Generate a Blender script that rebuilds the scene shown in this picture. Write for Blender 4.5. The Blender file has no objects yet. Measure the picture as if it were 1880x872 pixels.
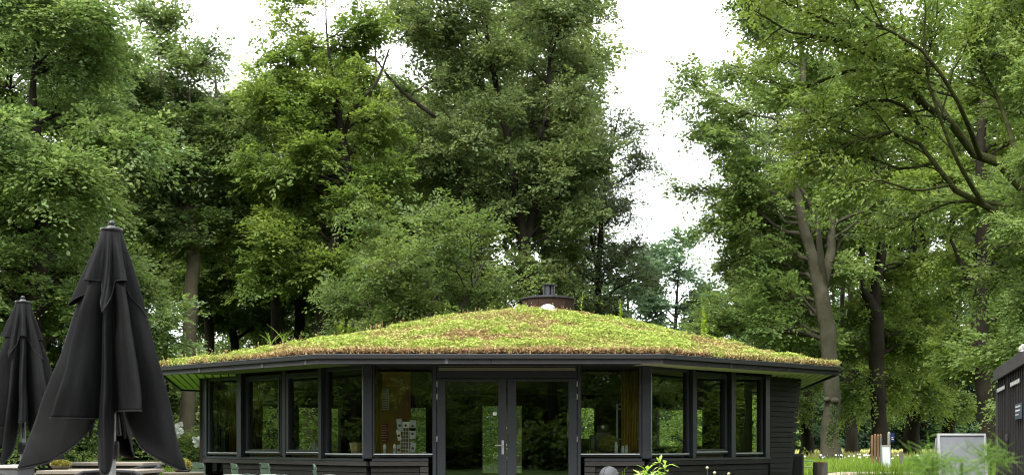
import bpy, bmesh, math, random
import numpy as np
from mathutils import Vector, Matrix
R = math.radians
PI = math.pi
S = bpy.context.scene
COL = S.collection
F = 2200.0          # focal length in photograph pixels
EYE = 1.1           # camera height
def P(px, py, d):
    """place measured in the photograph, at distance d"""
    return Vector(((px - 940) / F * d, d, EYE + (815 - py) / F * d))

# ------------------------------------------------------------------ camera, sky, sun, exposure
cam_d = bpy.data.cameras.new('camera')
cam = bpy.data.objects.new('camera', cam_d)
COL.objects.link(cam)
cam.location = (0, 0, EYE)
cam.rotation_euler = (R(90), 0, 0)
cam_d.sensor_width = 36.0
cam_d.lens = F / 1880 * 36
cam_d.shift_y = (815 - 436) / 1880
cam_d.clip_end = 2000
cam_d.clip_start = 0.05
cam_d.dof.use_dof = True
cam_d.dof.focus_distance = 24
cam_d.dof.aperture_fstop = 4.5
S.camera = cam
W = bpy.data.worlds.new('World'); S.world = W; W.use_nodes = True
wn, wl = W.node_tree.nodes, W.node_tree.links
wn.clear()
SUN_EL, SUN_ROT = R(52), R(212)
sky = wn.new('ShaderNodeTexSky'); sky.sky_type = 'NISHITA'; sky.sun_disc = False
sky.sun_elevation = SUN_EL; sky.sun_rotation = SUN_ROT; sky.air_density = 1.0; sky.dust_density = 4.0
hs = wn.new('ShaderNodeHueSaturation'); hs.inputs['Saturation'].default_value = 0.25
wl.new(sky.outputs[0], hs.inputs['Color'])
# closed white cloud cover laid over the clear sky
mx = wn.new('ShaderNodeMix'); mx.data_type = 'RGBA'
mx.inputs['Factor'].default_value = 0.9
wl.new(hs.outputs[0], mx.inputs['A'])
tcw = wn.new('ShaderNodeTexCoord'); nz = wn.new('ShaderNodeTexNoise')
nz.inputs['Scale'].default_value = 2.2; nz.inputs['Detail'].default_value = 4
wl.new(tcw.outputs['Generated'], nz.inputs['Vector'])
cr = wn.new('ShaderNodeValToRGB')
cr.color_ramp.elements[0].position = 0.3; cr.color_ramp.elements[0].color = (8.6, 9.0, 9.5, 1)
cr.color_ramp.elements[1].position = 0.75; cr.color_ramp.elements[1].color = (10.8, 10.8, 10.9, 1)
wl.new(nz.outputs[0], cr.inputs[0]); wl.new(cr.outputs[0], mx.inputs['B'])
bg = wn.new('ShaderNodeBackground'); bg.inputs['Strength'].default_value = 0.11
wl.new(mx.outputs['Result'], bg.inputs['Color'])
wo = wn.new('ShaderNodeOutputWorld'); wl.new(bg.outputs[0], wo.inputs['Surface'])
sd = bpy.data.lights.new('sun', 'SUN'); sun = bpy.data.objects.new('sun', sd); COL.objects.link(sun)
sd.energy = 1.5; sd.angle = R(14); sd.color = (1.0, 0.965, 0.90)
az = SUN_ROT
sdir = Vector((math.sin(az) * math.cos(SUN_EL), math.cos(az) * math.cos(SUN_EL), math.sin(SUN_EL)))
sun.rotation_euler = sdir.to_track_quat('Z', 'Y').to_euler()
S.view_settings.view_transform = 'Standard'
try: S.view_settings.look = 'None'
except Exception: pass
S.view_settings.exposure = 1.85
S.view_settings.gamma = 1.0
S.render.engine = 'CYCLES'
cy = S.cycles
cy.max_bounces = 10; cy.diffuse_bounces = 7; cy.glossy_bounces = 4; cy.transmission_bounces = 6; cy.transparent_max_bounces = 12
cy.use_denoising = True
try:
    cy.denoiser = 'OPENIMAGEDENOISE'; cy.denoising_input_passes = 'RGB_ALBEDO_NORMAL'; cy.denoising_prefilter = 'ACCURATE'
except Exception: pass
cy.caustics_reflective = False; cy.caustics_refractive = False
try: cy.filter_width = 1.1
except Exception: pass

# ------------------------------------------------------------------ materials
def newmat(name):
    m = bpy.data.materials.new(name); m.use_nodes = True
    m.node_tree.nodes.clear()
    return m, m.node_tree.nodes, m.node_tree.links
def ramp(n, stops):
    r = n.new('ShaderNodeValToRGB'); e = r.color_ramp.elements
    while len(e) < len(stops): e.new(0.5)
    for k, (p, c) in enumerate(stops):
        e[k].position = p; e[k].color = (c[0], c[1], c[2], 1)
    return r
def surf(name, stops, scale=4, rough=0.7, spec=0.3, bump=0.3, bscale=None, stretch=(1, 1, 1), metal=0, detail=6, coords='Object', bdist=0.01):
    """noise coloured surface with fine relief"""
    m, n, l = newmat(name)
    tc = n.new('ShaderNodeTexCoord'); mp = n.new('ShaderNodeMapping'); mp.inputs['Scale'].default_value = stretch
    l.new(tc.outputs[coords], mp.inputs[0])
    oi = n.new('ShaderNodeObjectInfo')
    cmb = n.new('ShaderNodeVectorMath'); cmb.operation = 'ADD'
    sc = n.new('ShaderNodeVectorMath'); sc.operation = 'SCALE'; sc.inputs[0].default_value = (37, 17, 23)
    l.new(oi.outputs['Random'], sc.inputs['Scale']); l.new(mp.outputs[0], cmb.inputs[0]); l.new(sc.outputs[0], cmb.inputs[1])
    t = n.new('ShaderNodeTexNoise'); t.inputs['Scale'].default_value = scale; t.inputs['Detail'].default_value = detail
    t.inputs['Roughness'].default_value = 0.65
    l.new(cmb.outputs[0], t.inputs['Vector'])
    r = ramp(n, stops); l.new(t.outputs[0], r.inputs[0])
    b = n.new('ShaderNodeBsdfPrincipled'); b.inputs['Roughness'].default_value = rough
    b.inputs['Metallic'].default_value = metal; b.inputs['Specular IOR Level'].default_value = spec
    l.new(r.outputs[0], b.inputs['Base Color'])
    t2 = n.new('ShaderNodeTexNoise'); t2.inputs['Scale'].default_value = bscale or scale * 6; t2.inputs['Detail'].default_value = 5
    l.new(cmb.outputs[0], t2.inputs['Vector'])
    bp = n.new('ShaderNodeBump'); bp.inputs['Strength'].default_value = bump; bp.inputs['Distance'].default_value = bdist
    l.new(t2.outputs[0], bp.inputs['Height']); l.new(bp.outputs[0], b.inputs['Normal'])
    o = n.new('ShaderNodeOutputMaterial'); l.new(b.outputs[0], o.inputs[0])
    return m
def vari(c, f=0.25):
    return [(0.3, tuple(x * (1 - f) for x in c)), (0.7, tuple(min(1, x * (1 + f)) for x in c))]
def leafmat(name, dark, mid, light, rough=0.5, trans=0.45, spec=0.35):
    """leaves: colour follows each leaf's own tint, a little light passes through"""
    m, n, l = newmat(name)
    at = n.new('ShaderNodeAttribute'); at.attribute_name = 'tint'
    r = ramp(n, [(0.0, dark), (0.5, mid), (1.0, light)]); l.new(at.outputs['Fac'], r.inputs[0])
    oi = n.new('ShaderNodeObjectInfo'); mr = n.new('ShaderNodeMapRange')
    mr.inputs['To Min'].default_value = 0.82; mr.inputs['To Max'].default_value = 1.15
    l.new(oi.outputs['Random'], mr.inputs[0])
    h = n.new('ShaderNodeHueSaturation'); l.new(r.outputs[0], h.inputs['Color']); l.new(mr.outputs[0], h.inputs['Value'])
    # branches carry leaves of different age: broad patches yellower or deeper green
    tc = n.new('ShaderNodeTexCoord'); pn = n.new('ShaderNodeTexNoise'); pn.inputs['Scale'].default_value = .55; pn.inputs['Detail'].default_value = 3
    l.new(tc.outputs['Object'], pn.inputs['Vector'])
    m1 = n.new('ShaderNodeMapRange'); m1.inputs['From Min'].default_value = .3; m1.inputs['From Max'].default_value = .7; m1.inputs['To Min'].default_value = .485; m1.inputs['To Max'].default_value = .513
    m2 = n.new('ShaderNodeMapRange'); m2.inputs['From Min'].default_value = .3; m2.inputs['From Max'].default_value = .7; m2.inputs['To Min'].default_value = 1.22; m2.inputs['To Max'].default_value = .80
    l.new(pn.outputs[0], m1.inputs[0]); l.new(pn.outputs[0], m2.inputs[0])
    h0 = h; h = n.new('ShaderNodeHueSaturation'); l.new(h0.outputs[0], h.inputs['Color']); l.new(m1.outputs[0], h.inputs['Hue']); l.new(m2.outputs[0], h.inputs['Value'])
    b = n.new('ShaderNodeBsdfPrincipled'); b.inputs['Roughness'].default_value = rough
    b.inputs['Specular IOR Level'].default_value = spec
    l.new(h.outputs[0], b.inputs['Base Color'])
    tr = n.new('ShaderNodeBsdfTranslucent')
    h2 = n.new('ShaderNodeHueSaturation'); h2.inputs['Value'].default_value = 1.5; h2.inputs['Saturation'].default_value = 1.1
    h2.inputs['Hue'].default_value = 0.488
    l.new(h.outputs[0], h2.inputs['Color']); l.new(h2.outputs[0], tr.inputs['Color'])
    ms = n.new('ShaderNodeMixShader'); ms.inputs[0].default_value = trans
    l.new(b.outputs[0], ms.inputs[1]); l.new(tr.outputs[0], ms.inputs[2])
    o = n.new('ShaderNodeOutputMaterial'); l.new(ms.outputs[0], o.inputs[0])
    return m
M = {}
M['leaf_beech'] = leafmat('leaf_beech', (.068, .102, .032), (.124, .190, .050), (.22, .295, .100))
M['leaf_cool'] = leafmat('leaf_cool', (.066, .102, .034), (.120, .190, .053), (.235, .305, .120), rough=.42, spec=.5)
M['leaf_bright'] = leafmat('leaf_bright', (.075, .114, .028), (.142, .215, .046), (.245, .325, .085))
M['leaf_oak'] = leafmat('leaf_oak', (.070, .110, .026), (.138, .215, .043), (.245, .325, .085), trans=.38)
M['leaf_grey'] = leafmat('leaf_grey', (.068, .098, .036), (.130, .186, .059), (.225, .28, .110))
M['leaf_birch'] = leafmat('leaf_birch', (.05, .075, .035), (.105, .14, .065), (.19, .23, .12))
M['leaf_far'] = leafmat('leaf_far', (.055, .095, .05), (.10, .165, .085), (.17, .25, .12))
M['leaf_dark'] = leafmat('leaf_dark', (.018, .038, .018), (.035, .072, .034), (.075, .125, .05))
M['bark'] = surf('bark', [(.3, (.045, .038, .026)), (.6, (.10, .088, .062)), (.8, (.15, .14, .10))], 3, .9, .1, .6, 18, (1, 1, .35), bdist=.04)
M['bark_dark'] = surf('bark_dark', [(.3, (.014, .012, .009)), (.7, (.034, .030, .020))], 3, .9, .1, .6, 18, (1, 1, .3), bdist=.04)
M['bark_light'] = surf('bark_light', [(.25, (.075, .065, .042)), (.5, (.11, .095, .062)), (.8, (.145, .128, .088))], 2.5, .85, .15, .35, 14, (1, 1, .6), bdist=.03)
M['bark_beech'] = surf('bark_beech', [(.25, (.024, .023, .014)), (.5, (.044, .042, .026)), (.8, (.072, .067, .046))], 2.2, .85, .15, .4, 12, (1, 1, .8), bdist=.03)
M['bark_moss'] = surf('bark_moss', [(.35, (.018, .018, .009)), (.55, (.036, .042, .011)), (.8, (.06, .058, .03))], 5, .95, .1, .7, 20, (1, 1, 1), bdist=.04)

# ------------------------------------------------------------------ helpers
def tag(o, label=None, cat=None, group=None, kind=None):
    if label: o['label'] = label
    if cat: o['category'] = cat
    if group: o['group'] = group
    if kind: o['kind'] = kind
    return o
def thing(name, label, cat, loc=(0, 0, 0), rz=0, group=None):
    o = bpy.data.objects.new(name, None); COL.objects.link(o)
    o.empty_display_size = 0.3
    o.location = loc; o.rotation_euler = (0, 0, rz)
    return tag(o, label, cat, group)
def link(name, me, parent=None, loc=None, smooth=False):
    o = bpy.data.objects.new(name, me); COL.objects.link(o)
    if parent: o.parent = parent
    if loc is not None: o.location = loc
    return o
def mesh_np(name, V, Q, mat, tint=None, smooth=False):
    """V (n,3), Q (m,k) faces all of k corners"""
    me = bpy.data.meshes.new(name)
    V = np.ascontiguousarray(V, dtype=np.float32); Q = np.ascontiguousarray(Q, dtype=np.int32)
    m, k = Q.shape
    me.vertices.add(len(V)); me.vertices.foreach_set('co', V.ravel())
    me.loops.add(m * k); me.loops.foreach_set('vertex_index', Q.ravel())
    me.polygons.add(m); me.polygons.foreach_set('loop_start', np.arange(0, m * k, k, dtype=np.int32))
    try: me.polygons.foreach_set('loop_total', np.full(m, k, dtype=np.int32))
    except Exception: pass
    me.polygons.foreach_set('use_smooth', np.full(m, smooth, dtype=bool))
    me.update(calc_edges=True)
    if tint is not None:
        a = me.attributes.new('tint', 'FLOAT', 'POINT'); a.data.foreach_set('value', np.ascontiguousarray(tint, dtype=np.float32))
    if mat: me.materials.append(mat)
    return me
class MB:
    """collects boxes, prisms and tubes for ONE mesh"""
    def __init__(s): s.v = []; s.f = []
    def box(s, x0, x1, y0, y1, z0, z1, T=None):
        b = len(s.v)
        c = [(x0, y0, z0), (x1, y0, z0), (x1, y1, z0), (x0, y1, z0), (x0, y0, z1), (x1, y0, z1), (x1, y1, z1), (x0, y1, z1)]
        s.v += [tuple(T(p)) if T else p for p in c]
        s.f += [tuple(b + i for i in q) for q in ((0, 3, 2, 1), (4, 5, 6, 7), (0, 1, 5, 4), (1, 2, 6, 5), (2, 3, 7, 6), (3, 0, 4, 7))]
        return s
    def hexa(s, pts):
        b = len(s.v); s.v += [tuple(p) for p in pts]
        s.f += [tuple(b + i for i in q) for q in ((0, 3, 2, 1), (4, 5, 6, 7), (0, 1, 5, 4), (1, 2, 6, 5), (2, 3, 7, 6), (3, 0, 4, 7))]
        return s
    def tube(s, pts, r, n=8, cap=True):
        pts = [Vector(p) for p in pts]
        rr = r if isinstance(r, (list, tuple)) else [r] * len(pts)
        b = len(s.v); prev = None
        for i, p in enumerate(pts):
            d = (pts[min(i + 1, len(pts) - 1)] - pts[max(i - 1, 0)]).normalized()
            if prev is None:
                a = d.orthogonal().normalized()
            else:
                a = (prev - d * prev.dot(d)).normalized()
            prev = a; c = d.cross(a)
            for k in range(n):
                t = 2 * PI * k / n
                s.v.append(tuple(p + (a * math.cos(t) + c * math.sin(t)) * rr[i]))
        for i in range(len(pts) - 1):
            for k in range(n):
                s.f.append((b + i * n + k, b + i * n + (k + 1) % n, b + (i + 1) * n + (k + 1) % n, b + (i + 1) * n + k))
        if cap:
            s.f.append(tuple(b + k for k in range(n))[::-1])
            s.f.append(tuple(b + (len(pts) - 1) * n + k for k in range(n)))
        return s
    def lathe(s, prof, n=16, c=(0, 0, 0), jit=0, rng=None):
        b = len(s.v)
        for (r, z) in prof:
            for k in range(n):
                t = 2 * PI * k / n; q = r * (1 + (rng.uniform(-jit, jit) if rng else 0))
                s.v.append((c[0] + q * math.cos(t), c[1] + q * math.sin(t), c[2] + z))
        for i in range(len(prof) - 1):
            for k in range(n):
                s.f.append((b + i * n + k, b + i * n + (k + 1) % n, b + (i + 1) * n + (k + 1) % n, b + (i + 1) * n + k))
        s.f.append(tuple(b + k for k in range(n))[::-1]); s.f.append(tuple(b + (len(prof) - 1) * n + k for k in range(n)))
        return s
    def poly(s, pts):
        b = len(s.v); s.v += [tuple(p) for p in pts]; s.f.append(tuple(range(b, b + len(pts)))); return s
    def prism(s, pts2, z0, z1, T=None):
        b = len(s.v); n = len(pts2)
        for z in (z0, z1):
            for (x, y) in pts2:
                s.v.append(tuple(T((x, y, z))) if T else (x, y, z))
        s.f.append(tuple(b + k for k in range(n))[::-1]); s.f.append(tuple(b + n + k for k in range(n)))
        for k in range(n): s.f.append((b + k, b + (k + 1) % n, b + n + (k + 1) % n, b + n + k))
        return s
    def mesh(s, name, mat, smooth=False):
        me = bpy.data.meshes.new(name); me.from_pydata(s.v, [], s.f); me.materials.append(mat)
        if smooth:
            me.polygons.foreach_set('use_smooth', [True] * len(me.polygons))
            me.update()
        return me
    def build(s, name, mat, parent=None, loc=None, smooth=False, bevel=0):
        o = link(name, s.mesh(name, mat, smooth), parent, loc)
        if bevel:
            m = o.modifiers.new('bevel', 'BEVEL'); m.width = bevel; m.segments = 1; m.limit_method = 'ANGLE'
        return o

# ------------------------------------------------------------------ ground
def sst(t): 
    t = np.clip(t, 0, 1); return t * t * (3 - 2 * t)
def gz(x, y):
    x = np.asarray(x, dtype=float); y = np.asarray(y, dtype=float)
    m = np.maximum(sst((np.abs(x + .3) - 7.6) / 2.0), sst((y - 33) / 4))
    return .3 * sst((y - 22) / 11) * m + .03 * np.sin(x * .31 + 1) * np.sin(y * .23) * sst((y - 36) / 8)
def gzf(x, y): return float(gz(x, y))

# ------------------------------------------------------------------ trees
def tubes(pts, r0, r1, sides, taper=1.0):
    """pts (N,k,3) -> verts, quads of N tapering tubes"""
    N, k, _ = pts.shape
    d = np.gradient(pts, axis=1); d /= np.linalg.norm(d, axis=2, keepdims=True) + 1e-9
    ref = np.where(np.abs(d[:, :1, 2:3]) > .8, np.array([[[1., 0, 0]]]), np.array([[[0, 0, 1.]]]))
    ref = np.repeat(ref, k, axis=1)
    a = np.cross(d, ref); a /= np.linalg.norm(a, axis=2, keepdims=True) + 1e-9
    c = np.cross(d, a)
    t = np.linspace(0, 1, k)[None, :] ** taper
    r = np.asarray(r0)[:, None] * (1 - t) + np.asarray(r1)[:, None] * t
    th = np.arange(sides) * 2 * PI / sides
    V = pts[:, :, None, :] + r[:, :, None, None] * (a[:, :, None, :] * np.cos(th)[None, None, :, None] + c[:, :, None, :] * np.sin(th)[None, None, :, None])
    idx = np.arange(N * k * sides).reshape(N, k, sides)
    q = np.stack([idx[:, :-1, :], np.roll(idx, -1, 2)[:, :-1, :], np.roll(idx, -1, 2)[:, 1:, :], idx[:, 1:, :]], -1).reshape(-1, 4)
    return V.reshape(-1, 3), q
def nrm(v): return v / (np.linalg.norm(v, axis=-1, keepdims=True) + 1e-9)
def grow(st, d, L, nseg, bend, wig, rng):
    N = len(st); pts = np.zeros((N, nseg + 1, 3)); pts[:, 0] = st; d = nrm(d)
    step = (L / nseg)[:, None]
    for i in range(nseg):
        d = nrm(d + rng.normal(0, wig, (N, 3)) + np.array([0, 0, 1.]) * bend)
        pts[:, i + 1] = pts[:, i] + d * step
    return pts
def at_t(pts, i, t):
    k = pts.shape[1] - 1; x = np.clip(t * k, 0, k - 1e-6); j = x.astype(int); f = (x - j)[:, None]
    a = pts[i, j]; b = pts[i, j + 1]
    return a * (1 - f) + b * f, nrm(b - a)
def sprays(st, d, L, wid, n, size, rng, droop=.12, tilt=.35, njit=.35, aspect=.62):
    """flat leafy sprays: n leaves scattered along each twig, lying near the spray's own plane"""
    N = len(st)
    d = nrm(d); side = np.cross(d, np.array([0, 0, 1.])); side = nrm(side + 1e-6)
    up = nrm(np.cross(side, d)); ta = rng.normal(0, tilt, N)[:, None]
    side = nrm(side * np.cos(ta) + up * np.sin(ta)); up = nrm(np.cross(side, d))
    u = rng.uniform(.08, 1.05, (N, n)); w = rng.uniform(-1, 1, (N, n)) * (1.08 - u * .55)
    pos = st[:, None] + d[:, None] * (u * L[:, None])[..., None] + side[:, None] * (w * wid[:, None])[..., None]
    pos[..., 2] -= droop * (u * L[:, None]) ** 2 + .25 * np.abs(w) * wid[:, None] * .5
    pos += up[:, None] * rng.normal(0, .04, (N, n))[..., None]
    ax = nrm(d[:, None] * (.7 + rng.uniform(-.4, .5, (N, n)))[..., None] + side[:, None] * (np.sign(w) * rng.uniform(.3, 1.1, (N, n)))[..., None] + np.array([0, 0, -1.]) * rng.uniform(-.1, .5, (N, n))[..., None])
    nn = nrm(up[:, None] + rng.normal(0, njit, (N, n, 3)))
    sx = nrm(np.cross(ax, nn)); nn = np.cross(sx, ax)
    s = size * rng.uniform(.65, 1.25, (N, n))[..., None]
    a = pos - ax * s * .5; c = pos + ax * s * .5
    lift = nn * s * .10
    b = pos + sx * s * aspect * .5 + lift; e = pos - sx * s * aspect * .5 + lift
    V = np.stack([a, b, c, e], 2).reshape(-1, 3)
    T = np.clip(.55 * rng.uniform(0, 1, (N, 1)) + .45 * rng.uniform(0, 1, (N, n)) , 0, 1)
    T = np.repeat(T.reshape(-1), 4)
    Q = np.arange(len(V)).reshape(-1, 4)
    return V, Q, T
def smooth_path(pts, n):
    """catmull-rom through (x,y,z,r) points"""
    p = np.array(pts, dtype=float); k = len(p)
    e = np.vstack([2 * p[0] - p[1], p, 2 * p[-1] - p[-2]])
    out = []
    for i in range(k - 1):
        a, b, c, d = e[i], e[i + 1], e[i + 2], e[i + 3]
        for t in np.linspace(0, 1, n, endpoint=False):
            out.append(.5 * ((2 * b) + (-a + c) * t + (2 * a - 5 * b + 4 * c - d) * t * t + (-a + 3 * b - 3 * c + d) * t ** 3))
    out.append(p[-1]); return np.array(out)
def stem_mesh(paths, sides=10, rng=None, knots=()):
    Vs, Qs, b = [], [], 0
    for pa in paths:
        N = 1; pts = pa[None, :, :3]; k = len(pa)
        d = np.gradient(pts, axis=1); d = nrm(d)
        a = nrm(np.cross(d, np.array([0, 1., 0]))); c = np.cross(d, a)
        th = np.arange(sides) * 2 * PI / sides
        r = pa[None, :, 3][:, :, None] * (1 + .06 * np.sin(3 * th + 1)[None, None, :] + .04 * rng.normal(0, 1, (1, k, sides)))
        V = pts[:, :, None] + r[..., None] * (a[:, :, None] * np.cos(th)[None, None, :, None] + c[:, :, None] * np.sin(th)[None, None, :, None])
        idx = np.arange(k * sides).reshape(1, k, sides)
        q = np.stack([idx[:, :-1], np.roll(idx, -1, 2)[:, :-1], np.roll(idx, -1, 2)[:, 1:], idx[:, 1:]], -1).reshape(-1, 4)
        Vs.append(V.reshape(-1, 3)); Qs.append(q + b); b += k * sides
    return np.vstack(Vs), np.vstack(Qs)
def flare(path, r0, h=1.2, f=.55):
    p = path.copy(); z = p[:, 2]; p[:, 3] *= 1 + f * np.exp(-np.clip(z, 0, None) / (h * .35)); return p

def make_tree(name, label, px0, d, stems, rows, leafm, barkm, seed, n1=34, n2=9, n3=9, nl=22, leaf=.15, twig=.9, width=.38,
              slope=.75, droop=.12, bend2=.0, limb_bend=.25, zlo=None, tilt=.35, group=None, cat='tree', extra=(), depthk=1.0, fill=.45, njit=.35, front=1.0, bias2=(0, 0, 0)):
    """stems: lists of (px, py, radius m[, depth offset]) ; rows: (py, px left, px right) outline of the crown as measured at distance d"""
    rng = np.random.default_rng(seed)
    X0 = (px0 - 940) / F * d; g = gzf(X0, d)
    root = thing(name, label, cat, (X0, d, g), 0, group)
    def loc(px, py, dy=0):
        dd = d + dy
        return ((px - 940) / F * dd - X0, dy, EYE + (815 - py) / F * dd - g)
    paths = []
    for s in stems:
        pts = [(*loc(q[0], q[1], q[3] if len(q) > 3 else 0), q[2]) for q in s]
        pa = smooth_path(pts, 7)
        w = rng.normal(0, 1, (len(pa), 3)); w = (w + np.roll(w, 1, 0) + np.roll(w, -1, 0)) / 3
        pa[1:-1, :3] += w[1:-1] * pa[1:-1, 3:4] * .18
        paths.append(pa)
    paths[0] = flare(paths[0], 0)
    V, Q = stem_mesh(paths, 10, rng)
    tr = link('trunk', mesh_np('trunk', V, Q, M[barkm], smooth=True), root)
    # crown outline
    rows = sorted(rows, key=lambda r: -r[0])
    zz = np.array([EYE + (815 - r[0]) / F * d - g for r in rows])
    xl = np.array([(r[1] - 940) / F * d - X0 for r in rows]); xr = np.array([(r[2] - 940) / F * d - X0 for r in rows])
    wts = np.array([xr[i] - xl[i] + .3 for i in range(len(rows))])
    zs = np.linspace(zz[0], zz[-1], 200); cdf = np.cumsum(np.interp(zs, zz, wts)); cdf /= cdf[-1]
    ze = np.interp(rng.uniform(0, 1, n1), cdf, zs) if n1 else np.zeros(0)
    azs = np.arange(n1) * 2.39996 + rng.uniform(0, 1) * 6 + rng.normal(0, .25, n1)
    allst = np.vstack([p for p in paths])
    Ls, stt, rad = [], [], []
    zmin = zlo if zlo is not None else max(1.5, allst[:, 2].min() + 1.5)
    for i in range(n1):
        L_, R_ = np.interp(ze[i], zz, xl), np.interp(ze[i], zz, xr)
        cx = (L_ + R_) / 2; hw = (R_ - L_) / 2
        f = rng.uniform(fill, 1.0) ** .7
        tip = np.array([cx + math.cos(azs[i]) * hw * f, math.sin(azs[i]) * hw * f * depthk * (front if math.sin(azs[i]) < 0 else 1), ze[i]])
        # start: stem point below the tip
        horiz = np.hypot(allst[:, 0] - tip[0], allst[:, 1] - tip[1])
        want = tip[2] - slope * horiz * rng.uniform(.6, 1.3)
        cost = np.abs(allst[:, 2] - np.maximum(want, zmin)) + .35 * horiz
        j = int(np.argmin(cost)); s0 = allst[j, :3]
        Lh = np.linalg.norm(tip - s0)
        mid = (s0 + tip) / 2 + np.array([0, 0, limb_bend * Lh * rng.uniform(.3, 1.0)]) + rng.normal(0, .06 * Lh, 3)
        t = np.linspace(0, 1, 9)[:, None]
        c = (1 - t) ** 2 * s0 + 2 * t * (1 - t) * mid + t * t * tip
        w = rng.normal(0, .025 * Lh, (9, 3)); w[0] = 0; c = c + w
        Ls.append(c); rad.append(min(allst[j, 3] * .5, .025 + .018 * Lh))
    for e in extra:   # limbs traced one by one: (px, py, dy) points, radius
        pts = [(*loc(q[0], q[1], q[2] if len(q) > 2 else 0), 0) for q in e[0]]
        sp = smooth_path(pts, 6)[:, :3]
        tt = np.linspace(0, len(sp) - 1, 9); c = np.stack([np.interp(tt, np.arange(len(sp)), sp[:, k]) for k in range(3)], 1)
        Ls.append(c); rad.append(e[1])
    L1 = np.array(Ls); rad = np.array(rad)
    V, Q = tubes(L1, rad, np.full(len(L1), .012), 6, .8)
    len1 = np.linalg.norm(np.diff(L1, axis=1), axis=2).sum(1)
    vs, qs = [V], [Q]; b = len(V)
    # second order
    n2s = np.maximum(2, np.round(n2 * len1 / np.mean(len1) )).astype(int)
    i2 = np.repeat(np.arange(len(L1)), n2s); t2 = rng.uniform(.22, 1, len(i2)) ** .85
    s2, d2 = at_t(L1, i2, t2)
    side = np.cross(d2, np.array([0, 0, 1.])); side = nrm(side + 1e-5)
    sg = np.where(rng.uniform(0, 1, len(i2)) < .5, -1, 1)[:, None]
    dir2 = d2 * rng.uniform(.4, 1.1, (len(i2), 1)) + side * sg * rng.uniform(.4, 1.1, (len(i2), 1)) + np.array([0, 0, 1.]) * rng.normal(.10, .28, (len(i2), 1)) + np.array(bias2)
    len2 = (.22 * len1[i2] * (1.15 - .6 * t2) + .45) * rng.uniform(.7, 1.25, len(i2)); len2 = np.clip(len2, .5, 2.6)
    L2 = grow(s2, dir2, len2, 5, bend2, .12, rng)
    V, Q = tubes(L2, np.clip(.011 * len2 + .006, 0, rad[i2] * .8), np.full(len(L2), .006), 4)
    vs.append(V); qs.append(Q + b); b += len(V)
    # twigs
    i3 = np.repeat(np.arange(len(L2)), n3); t3 = rng.uniform(.15, 1.0, len(i3))
    s3, d3 = at_t(L2, i3, t3)
    k1 = len(L1) * 5; ii = np.repeat(np.arange(len(L1)), 5); s3b, d3b = at_t(L1, ii, rng.uniform(.6, 1, k1))
    s3 = np.vstack([s3, s3b]); d3 = np.vstack([d3, d3b]); n = len(s3)
    side = nrm(np.cross(d3, np.array([0, 0, 1.])) + 1e-5); sg = np.where(rng.uniform(0, 1, n) < .5, -1, 1)[:, None]
    dir3 = d3 * rng.uniform(.3, 1.0, (n, 1)) + side * sg * rng.uniform(.2, 1.0, (n, 1)) + np.array([0, 0, 1.]) * rng.normal(.02, .25, (n, 1)) + rng.normal(0, .12, (n, 3))
    len3 = twig * rng.uniform(.6, 1.25, n)
    L3 = grow(s3, dir3, len3 * .8, 1, -.12 * droop / .12 * .3, .08, rng)
    L3 = L3[::2]; V, Q = tubes(L3, np.full(len(L3), .008), np.full(len(L3), .003), 3)
    vs.append(V); qs.append(Q + b)
    br = link('branches', mesh_np('branches', np.vstack(vs), np.vstack(qs), M[barkm], smooth=True), root)
    V, Q, T = sprays(s3, dir3, len3, width * twig * rng.uniform(.7, 1.3, n), nl, leaf, rng, droop, tilt, njit)
    cr_ = link('crown', mesh_np('crown', V, Q, M[leafm], T), root)
    return root
def copy_tree(o, parent=None):
    c = o.copy(); COL.objects.link(c); c.parent = parent
    if parent: c.matrix_parent_inverse = o.matrix_parent_inverse.copy()
    for ch in list(KIDS.get(o.name, [])) or [x for x in o.children]:
        copy_tree(ch, c)
    return c
KIDS = {}
def place_copy(src, label, px, d, rz, sc=1.0, group=None, scz=None, leaf=None, bark=None):
    c = copy_tree(src)
    X = (px - 940) / F * d
    c.location = (X, d, gzf(X, d)); c.rotation_euler = (0, 0, rz); c.scale = (sc, sc, scz or sc)
    c['label'] = label
    if 'group' in c: del c['group']
    if group: c['group'] = group
    if leaf:
        for ch in c.children:
            if ch.name.startswith('crown'):
                ch.material_slots[0].link = 'OBJECT'; ch.material_slots[0].material = M[leaf]
    if bark:
        for ch in c.children:
            if not ch.name.startswith('crown'):
                ch.material_slots[0].link = 'OBJECT'; ch.material_slots[0].material = M[bark]
    return c

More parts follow.
